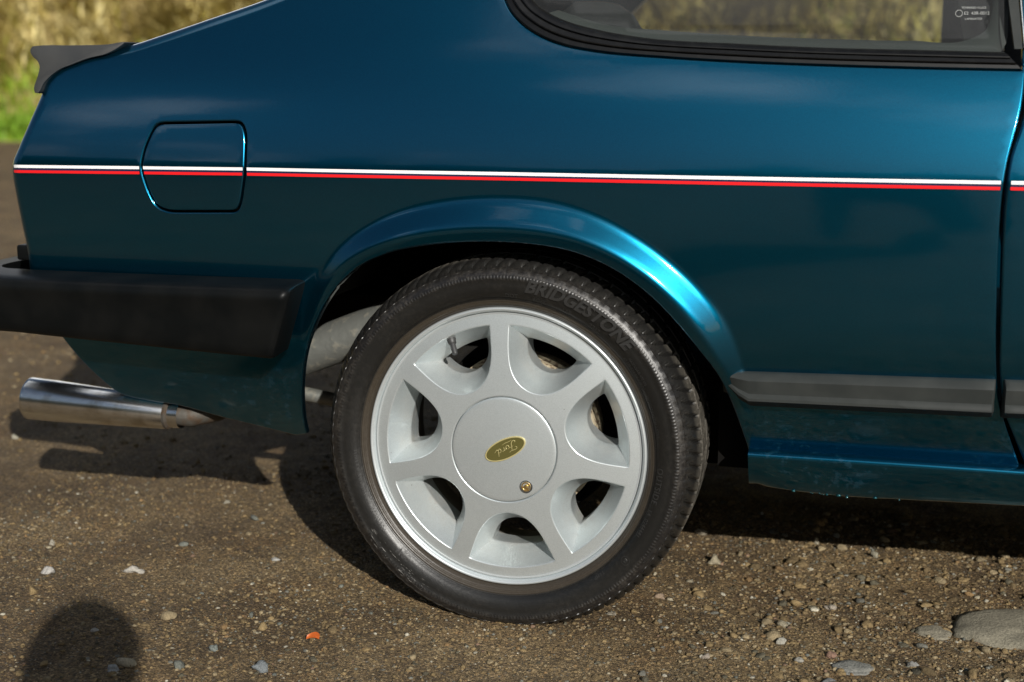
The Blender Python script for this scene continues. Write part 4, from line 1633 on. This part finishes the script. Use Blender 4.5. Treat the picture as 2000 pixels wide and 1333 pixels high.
def cap():
    yh = float(yface(0.082))
    prof = [(yh+0.004, 0.0816), (yh+0.0006, 0.0816), (yh-0.0002, 0.0811), (yh-0.0006, 0.080)]
    for r in np.linspace(0.076, 0.004, 16):
        prof.append((yh-0.0006-0.0045*(1-(r/0.08)**2), r))
    rows = [[(r*math.cos(a), y, r*math.sin(a)) for a in np.linspace(0, 2*PI, 140, endpoint=False)] for y, r in prof]
    v = [p for r in rows for p in r]
    f = grid_faces(len(rows), 140, False, True)
    f.append(tuple((len(rows)-1)*140+j for j in range(140)))
    mesh('centre_cap', v, f, SILVER, wheel, True, True, R(50))
    yc = yh-0.0006-0.0045
    # oval badge, turned with the wheel so that the script stands on its head
    bc = np.array([0.0033, 0.0025])
    ba = R(27.5)
    ax, ay = 0.0345, 0.0155

    def B(x, y):                                 # badge plane -> wheel plane
        return bc+np.array([x*math.cos(ba)-y*math.sin(ba), x*math.sin(ba)+y*math.cos(ba)])

    def sup(t, k):                               # slightly full oval
        return B(ax*k*math.cos(t), ay*k*math.sin(t)) if True else None

    def ring(k_list, y_list, name, m, fill):
        n = 72
        ts = np.linspace(0, 2*PI, n, endpoint=False)
        v, rows = [], []
        for (kx, ky), y in zip(k_list, y_list):
            for t in ts:
                q = B((ax-kx)*math.cos(t), (ay-ky)*math.sin(t))
                v.append((q[0], y, q[1]))
        f = grid_faces(len(k_list), n, False, True)
        if fill:
            f.append(tuple((len(k_list)-1)*n+j for j in range(n)))
        return mesh(name, v, f, m, wheel, True, True, R(40))
    ring([(-0.0004, -0.0004), (0, 0), (0.0004, 0.0004), (0.0016, 0.0016), (0.0020, 0.0020)], [yc+0.003, yc-0.0012, yc-0.0017, yc-0.0017, yc-0.0011], 'badge_rim', GOLD, False)
    ring([(0.0018, 0.0018), (0.0019, 0.0019)], [yc-0.0005, yc-0.00115], 'badge_plate', OLIVE, True)
    # handwritten script, drawn upright in (x, y) and turned by half a turn
    strokes = [
        ([(-13.5, 2.2), (-15.2, 3.6), (-14.6, 5.6), (-12.2, 6.3), (-9.0, 6.0), (-5.6, 6.1), (-3.4, 7.0)], 0.75),
        ([(-7.6, 6.0), (-8.6, 3.0), (-9.6, -0.8), (-11.0, -4.4), (-13.2, -6.6), (-15.6, -6.4), (-16.4, -4.8), (-15.2, -3.9)], 0.95),
        ([(-11.6, 0.2), (-9.0, 0.6), (-6.2, 0.9)], 0.6),
        ([(-3.4, 1.6), (-5.4, 0.8), (-6.2, -1.6), (-5.2, -3.6), (-3.2, -3.4), (-1.9, -1.4), (-2.2, 0.8), (-3.4, 1.6), (-1.2, 0.6), (0.6, 1.0)], 0.75),
        ([(0.6, 1.0), (1.2, 1.9), (1.0, -0.6), (0.4, -3.4)], 0.8),
        ([(0.9, -0.4), (2.0, 1.2), (3.4, 1.7), (4.2, 0.9)], 0.7),
        ([(9.4, 1.0), (7.6, 1.7), (5.9, 0.2), (5.4, -2.0), (6.4, -3.6), (8.2, -2.8), (9.6, -0.4)], 0.75),
        ([(11.6, 6.6), (10.4, 3.2), (9.5, -0.4), (9.2, -2.8), (10.2, -3.6), (12.2, -2.6), (14.4, -0.8)], 0.85),
        ([(-13.0, -8.2), (-8.0, -7.8), (-3.0, -8.0), (1.0, -7.0)], 0.65),
    ]
    v, f = [], []
    for pts, wd in strokes:
        l = smooth_poly(np.array(pts, float)*np.array([1.22, 1.05]), 0.5)
        d = np.gradient(l, axis=0)
        d /= np.linalg.norm(d, axis=1)[:, None]+1e-9
        nn = np.stack([-d[:, 1], d[:, 0]], 1)
        k = len(v)
        for i, q in enumerate(l):
            e = 0.35+0.65*math.sin(PI*min(1, max(0, (i+0.5)/len(l))))**0.6
            for s, yy in ((-1, 0.0), (-0.8, -0.0003), (0.8, -0.0003), (1, 0.0)):
                g = (q+nn[i]*s*wd*0.5*e)*0.001
                t = B(-g[0], -g[1])
                v.append((t[0], yc-0.0011+yy, t[1]))
        f += [tuple(k+i for i in t) for t in grid_faces(len(l), 4)]
    mesh('badge_script', v, f, GOLD, wheel, True, False)
    # little cylinder lock in its collar
    lx, lz = (1034-991)/265*RR, -(939-871)/268*RR
    yl = yh-0.0006-0.0045*(1-(math.hypot(lx, lz)/0.08)**2)

    def small(name, prof, m, n=36):
        rows = [[(lx+r*math.cos(a), y, lz+r*math.sin(a)) for a in np.linspace(0, 2*PI, n, endpoint=False)] for y, r in prof]
        v_ = [q for r in rows for q in r]
        f_ = grid_faces(len(rows), n, False, True)+[tuple((len(rows)-1)*n+j for j in range(n))]
        mesh(name, v_, f_, m, wheel, True, True, R(35))
    small('lock_collar', [(yl+0.004, 0.0102), (yl-0.0012, 0.0100), (yl-0.0018, 0.0094), (yl-0.0016, 0.0086), (yl+0.0008, 0.0084), (yl+0.001, 0.002)], VALVE)
    small('lock', [(yl+0.001, 0.0080), (yl-0.0011, 0.0078), (yl-0.0015, 0.0073), (yl-0.0014, 0.0055), (yl-0.0002, 0.0052), (yl-0.0002, 0.0036), (yl-0.0016, 0.0033), (yl-0.0022, 0.001)], BRASS)


cap()

# tyre ---------------------------------------------------------------
TPROF = [(0.012, 0.2165), (0.004, 0.2182), (-0.001, 0.2195), (-0.0055, 0.2220), (-0.0085, 0.2262), (-0.0100, 0.2310), (-0.0102, 0.2322), (-0.0088, 0.2330), (-0.0092, 0.2342), (-0.0115, 0.2360),
         (-0.0140, 0.2410), (-0.0158, 0.2470), (-0.0165, 0.2530), (-0.0163, 0.2585), (-0.0168, 0.2594), (-0.0163, 0.2640), (-0.0150, 0.2650), (-0.0145, 0.2662), (-0.0128, 0.2690), (-0.0100, 0.2722),
         (-0.0102, 0.2732), (-0.0055, 0.2762), (-0.0010, 0.2785), (0.0040, 0.2808), (0.0090, 0.2830), (0.0140, 0.2846), (0.0190, 0.2858), (0.0240, 0.2866), (0.0300, 0.2872), (0.0380, 0.2877),
         (0.0440, 0.2879), (0.0462, 0.2879), (0.0465, 0.2815), (0.0540, 0.2815), (0.0545, 0.2881), (0.066, 0.2884), (0.080, 0.2886), (0.0940, 0.2886), (0.0945, 0.2820), (0.1035, 0.2820), (0.1040, 0.2886),
         (0.118, 0.2885), (0.134, 0.2882), (0.1440, 0.2879), (0.1445, 0.2815), (0.1520, 0.2815), (0.1525, 0.2876), (0.160, 0.2872), (0.168, 0.2866), (0.175, 0.2855), (0.181, 0.2838), (0.187, 0.2812), (0.192, 0.2775),
         (0.197, 0.272), (0.201, 0.262), (0.201, 0.245), (0.195, 0.228), (0.188, 0.2165)]


TPROF = [(y, 0.2165+(r-0.2165)*(1+0.085*min(1, max(0, (r-0.235)/0.03)))) for y, r in TPROF]


def tyre():
    NG = 92
    n = NG*14
    P = np.array([(y, r) for y, r in TPROF])
    a = np.linspace(0, 2*PI, n, endpoint=False)
    Y = np.repeat(P[:, :1], n, 1)
    Rr = np.repeat(P[:, 1:], n, 1)
    A = np.repeat(a[None], len(P), 0)
    y = Y
    tread = (y > -0.0075) & (y < 0.192) & (Rr > 0.280)
    # shoulder grooves: curved crescents that run out over the sidewall edge
    sh = np.where(y < 0.1, y, 0.19-y)
    ph = A*NG/(2*PI)+np.where(y < 0.1, 1, -1)*(1.1*np.sqrt(np.clip(sh+0.004, 0, 1)/0.05))
    fr = ph-np.floor(ph)
    d = np.minimum(fr, 1-fr)
    depth = 0.0050*(1-sst(0.07, 0.15, d))
    fade = sst(-0.010, -0.001, sh)
    lateral = depth*fade*(sh < 0.0462)
    ph2 = A*NG/(2*PI)*0.5-(y-0.1)*9
    fr2 = ph2-np.floor(ph2)
    d2 = np.minimum(fr2, 1-fr2)
    centre = 0.004*(1-sst(0.05, 0.09, d2))*(sh >= 0.0545)*(Rr > 0.290)
    Rr = Rr-np.where(tread, lateral+centre, 0)
    # sidewall crescents pressed beside every groove
    cs = (y < 0.002) & (P[:, 1:] > 0.2765) & (P[:, 1:] < 0.2868) & (P[:, :1] < 0.1)
    f3 = A*NG/(2*PI)+0.35
    f3 = f3-np.floor(f3)
    Y = Y+np.where(cs, 0.0018*(1-sst(0.12, 0.3, np.minimum(f3, 1-f3))), 0)
    X, Z = Rr*np.cos(A), Rr*np.sin(A)
    flat = (GZ+0.0015-(ZW-0.004))/1.018
    squash = np.clip(flat-Z, 0, None)
    Z = np.maximum(Z, flat)
    Y = Y-np.where(Y < 0.09, 1, -1)*0.10*sst(-0.16, -0.27, Z)*0.05
    v = np.stack([X.ravel(), Y.ravel(), Z.ravel()], 1)
    f = grid_faces(len(P), n, False, True)
    me = bpy.data.meshes.new('tyre')
    me.from_pydata(v.tolist(), [], f)
    bm = bmesh.new()
    bm.from_mesh(me)
    bmesh.ops.recalc_face_normals(bm, faces=bm.faces)
    for e in bm.edges:
        if len(e.link_faces) == 2 and e.calc_face_angle(0) > R(42):
            e.smooth = False
    bm.to_mesh(me)
    bm.free()
    link('tyre', me, RUBBER, wheel)


tyre()
TPS = sorted([(r, y) for y, r in TPROF if y < 0.002 and 0.22 < r < 0.287])


def side_y(r):
    return np.interp(r, [q[0] for q in TPS], [q[1] for q in TPS])


def lettering(parts, name, raise_=0.0017):
    for s, mid, rad, size, shear, off, spc in parts:
        V, F = [], []
        v, f = text_mesh(s, size, 0.0005, shear, off, spc)
        k = 0
        for q in v:
            r = rad+q[1]
            a = R(mid)-q[0]/(rad+size*0.35)
            yy = float(side_y(r))-raise_-q[2]*1.0
            V.append((r*math.cos(a), yy, r*math.sin(a)))
        F += [tuple(k+i for i in t) for t in f]
        mesh(name, V, F, LETTER, wheel, False, False)


lettering([('BRIDGESTONE', 62.0, 0.2475, 0.0275, 0.28, 0.0010, 1.02)], 'maker_lettering')
lettering([
    ('DOT', 87, 0.2355, 0.0085, 0, 0.0002, 1.1), ('6G6K', 76.5, 0.2355, 0.0085, 0, 0.0002, 1.1), ('L6P', 66, 0.2355, 0.0085, 0, 0.0002, 1.1), ('2312', 54.5, 0.2355, 0.0090, 0, 0.0003, 1.1),
    ('OUTSIDE', -9.5, 0.2365, 0.0125, 0, 0.0002, 1.15), ('E4  0244441', -24.5, 0.2365, 0.0085, 0, 0.0001, 1.1), ('195/50R15', 254, 0.2400, 0.0150, 0, 0.0002, 1.15), ('82V', 228, 0.2370, 0.0150, 0, 0.0002, 1.1),
    ('TUBELESS', 212, 0.2370, 0.0085, 0, 0.0001, 1.2), ('STEEL BELTED RADIAL', 193, 0.2370, 0.0070, 0, 0.0001, 1.15), ('MAX LOAD 475 KG', 33, 0.2425, 0.0050, 0, 0.0001, 1.1), ('AT 350 KPA MAX PRESS', 33, 0.2365, 0.0050, 0, 0.0001, 1.1),
    ('TREAD 2 RAYON 2 STEEL', 16, 0.2365, 0.0055, 0, 0.0001, 1.1), ('TREADWEAR 220', -18, 0.2680, 0.0050, 0, 0.0001, 1.3), ('S5 DESIGN', -33, 0.2680, 0.0050, 0, 0.0001, 1.3), ('TEMP A', -52, 0.2370, 0.0065, 0, 0.0001, 1.3),
    ('ROTATION', 280, 0.2370, 0.0055, 0, 0.0001, 1.3)], 'sidewall_lettering', 0.0007)
# the circled approval mark
V, F = [], []
cA, cr = R(-39.7), 0.2475
for i in range(32):
    k = len(V)
    for aa in (i, i+1):
        for rr in (0.0062, 0.0071):
            x, z = cr*math.cos(cA)+rr*math.cos(aa*PI/16), cr*math.sin(cA)+rr*math.sin(aa*PI/16)
            V.append((x, float(side_y(math.hypot(x, z)))-0.0009, z))
    F.append((k, k+1, k+3, k+2))
v, f = text_mesh('E4', 0.0075, 0.0, 0, 0.0002)
k = len(V)
for q in v:
    a = cA-q[0]/cr
    r = cr-0.0026+q[1]
    V.append((r*math.cos(a), float(side_y(r))-0.0009, r*math.sin(a)))
F += [tuple(k+i for i in t) for t in f]
mesh('approval_mark', V, F, LETTER, wheel, False, False)


# brake drum and hub behind the openings, valve stem
lathe('brake_drum', [(0.075, 0.02), (0.075, 0.118), (0.079, 0.124), (0.084, 0.126), (0.094, 0.126), (0.096, 0.131), (0.104, 0.131), (0.106, 0.126), (0.15, 0.124)], 80, DRUM, wheel)
lathe('backing_plate', [(0.150, 0.02), (0.150, 0.15), (0.156, 0.152)], 60, BLACK, wheel)
va = math.atan2(871-668, 880-991)
vr = 0.845*RR
base = np.array([vr*math.cos(va), 0.012, vr*math.sin(va)])
inw = np.array([-math.cos(va), 0, -math.sin(va)])
tipv = base+inw*0.016+np.array([0.002, -0.012, -0.006])
dv = tipv-base
tube('valve_stem', [base-dv*0.5, base, base+dv*0.25, base+dv*0.3, base+dv*0.8, base+dv*0.97, base+dv*1.0], [0.0072, 0.0070, 0.0062, 0.0045, 0.0045, 0.0036, 0.001], VALVE, wheel, 20)


# ================================================================== the photographer, whose shadow falls at the bottom left
def photographer():
    hx, hy = 0.59, -2.27
    pts = {
        'pelvis': ((hx+0.02, hy-0.30, 0.36), 0.15), 'waist': ((hx, hy-0.26, 0.52), 0.13), 'chest': ((hx, hy-0.17, 0.68), 0.145), 'neck': ((hx, hy-0.04, 0.88), 0.065),
        'sl': ((hx-0.17, hy-0.12, 0.73), 0.07), 'sr': ((hx+0.17, hy-0.12, 0.73), 0.07),
        'el': ((hx-0.20, hy-0.0, 0.60), 0.05), 'er': ((hx+0.20, hy-0.0, 0.60), 0.05),
        'wl': ((hx-0.08, hy+0.06, 0.78), 0.036), 'wr': ((hx+0.09, hy+0.06, 0.80), 0.036),
        'hl': ((hx-0.12, hy-0.24, 0.33), 0.11), 'hr': ((hx+0.14, hy-0.24, 0.33), 0.11),
        'kl': ((hx-0.18, hy+0.08, 0.48), 0.075), 'kr': ((hx+0.20, hy+0.04, 0.10), 0.075),
        'al': ((hx-0.18, hy+0.04, 0.09), 0.045), 'ar': ((hx+0.20, hy-0.40, 0.08), 0.045),
        'tl': ((hx-0.18, hy+0.18, 0.04), 0.035), 'tr': ((hx+0.20, hy-0.48, 0.04), 0.035)}
    names = list(pts)
    ed = [('pelvis', 'waist'), ('waist', 'chest'), ('chest', 'neck'), ('chest', 'sl'), ('chest', 'sr'), ('sl', 'el'), ('el', 'wl'), ('sr', 'er'), ('er', 'wr'), ('pelvis', 'hl'), ('pelvis', 'hr'),
          ('hl', 'kl'), ('kl', 'al'), ('al', 'tl'), ('hr', 'kr'), ('kr', 'ar'), ('ar', 'tr')]
    me = bpy.data.meshes.new('person')
    me.from_pydata([pts[k][0] for k in names], [(names.index(a), names.index(b)) for a, b in ed], [])
    o = bpy.data.objects.new('person', me)
    C.objects.link(o)
    me.materials.append(CLOTH)
    mo = o.modifiers.new('skin', 'SKIN')
    mo.use_smooth_shade = True
    for i, k in enumerate(names):
        sv = me.skin_vertices[0].data[i]
        sv.radius = (pts[k][1], pts[k][1])
        sv.use_root = (k == 'pelvis')
    o.modifiers.new('sub', 'SUBSURF').levels = 2
    o['label'] = 'person in dark clothes kneeling on the gravel facing the car'
    o['category'] = 'person'
    # head with short hair, bent to the viewfinder
    v, f = ico(4)
    q = v*np.array([0.076, 0.095, 0.115])
    jaw = np.clip(-v[:, 2], 0, 1)
    q[:, 0] *= 1-0.25*jaw
    nose = np.exp(-((v[:, 0]/0.16)**2+((v[:, 2]+0.12)/0.2)**2))*(v[:, 1] > 0)
    q[:, 1] += 0.02*nose
    for s in (-1, 1):
        ear = np.exp(-(((v[:, 0]-s)/0.25)**2+(v[:, 1]/0.2)**2+(v[:, 2]/0.28)**2))
        q[:, 0] += s*0.014*ear
        eye = np.exp(-(((v[:, 0]-s*0.38)/0.16)**2+((v[:, 2]-0.05)/0.13)**2))*(v[:, 1] > 0)
        q[:, 1] -= 0.007*eye
    hd = mesh('head', q+np.array([hx, hy+0.02, 0.995]), f, mat('skin', (0.45, 0.28, 0.2), 0.6), o)
    up_ = v[:, 2] > 0.1-0.9*np.clip(-v[:, 1], 0, 1)
    hv = v*np.array([0.083, 0.102, 0.124])+np.array([hx, hy+0.012, 0.997])
    ff = [t for t in f if all(up_[i] and not (v[i, 1] > 0.75 and v[i, 2] < 0.5) for i in t)]
    mesh('hair', hv, ff, mat('brown_hair', (0.05, 0.03, 0.02), 0.7), o)
    # hands closing round the camera body
    for nm, (wx, wy, wz), s in (('hand', (hx-0.08, hy+0.06, 0.78), 1), ('hand', (hx+0.09, hy+0.06, 0.80), -1)):
        rows = []
        tube(nm, [(wx, wy, wz), (wx+s*0.01, wy+0.03, wz+0.03), (wx+s*0.02, wy+0.045, wz+0.06), (wx+s*0.03, wy+0.05, wz+0.085)], [0.03, 0.034, 0.03, 0.012], mat('hand_skin', (0.45, 0.28, 0.2), 0.6), o, 14)


photographer()
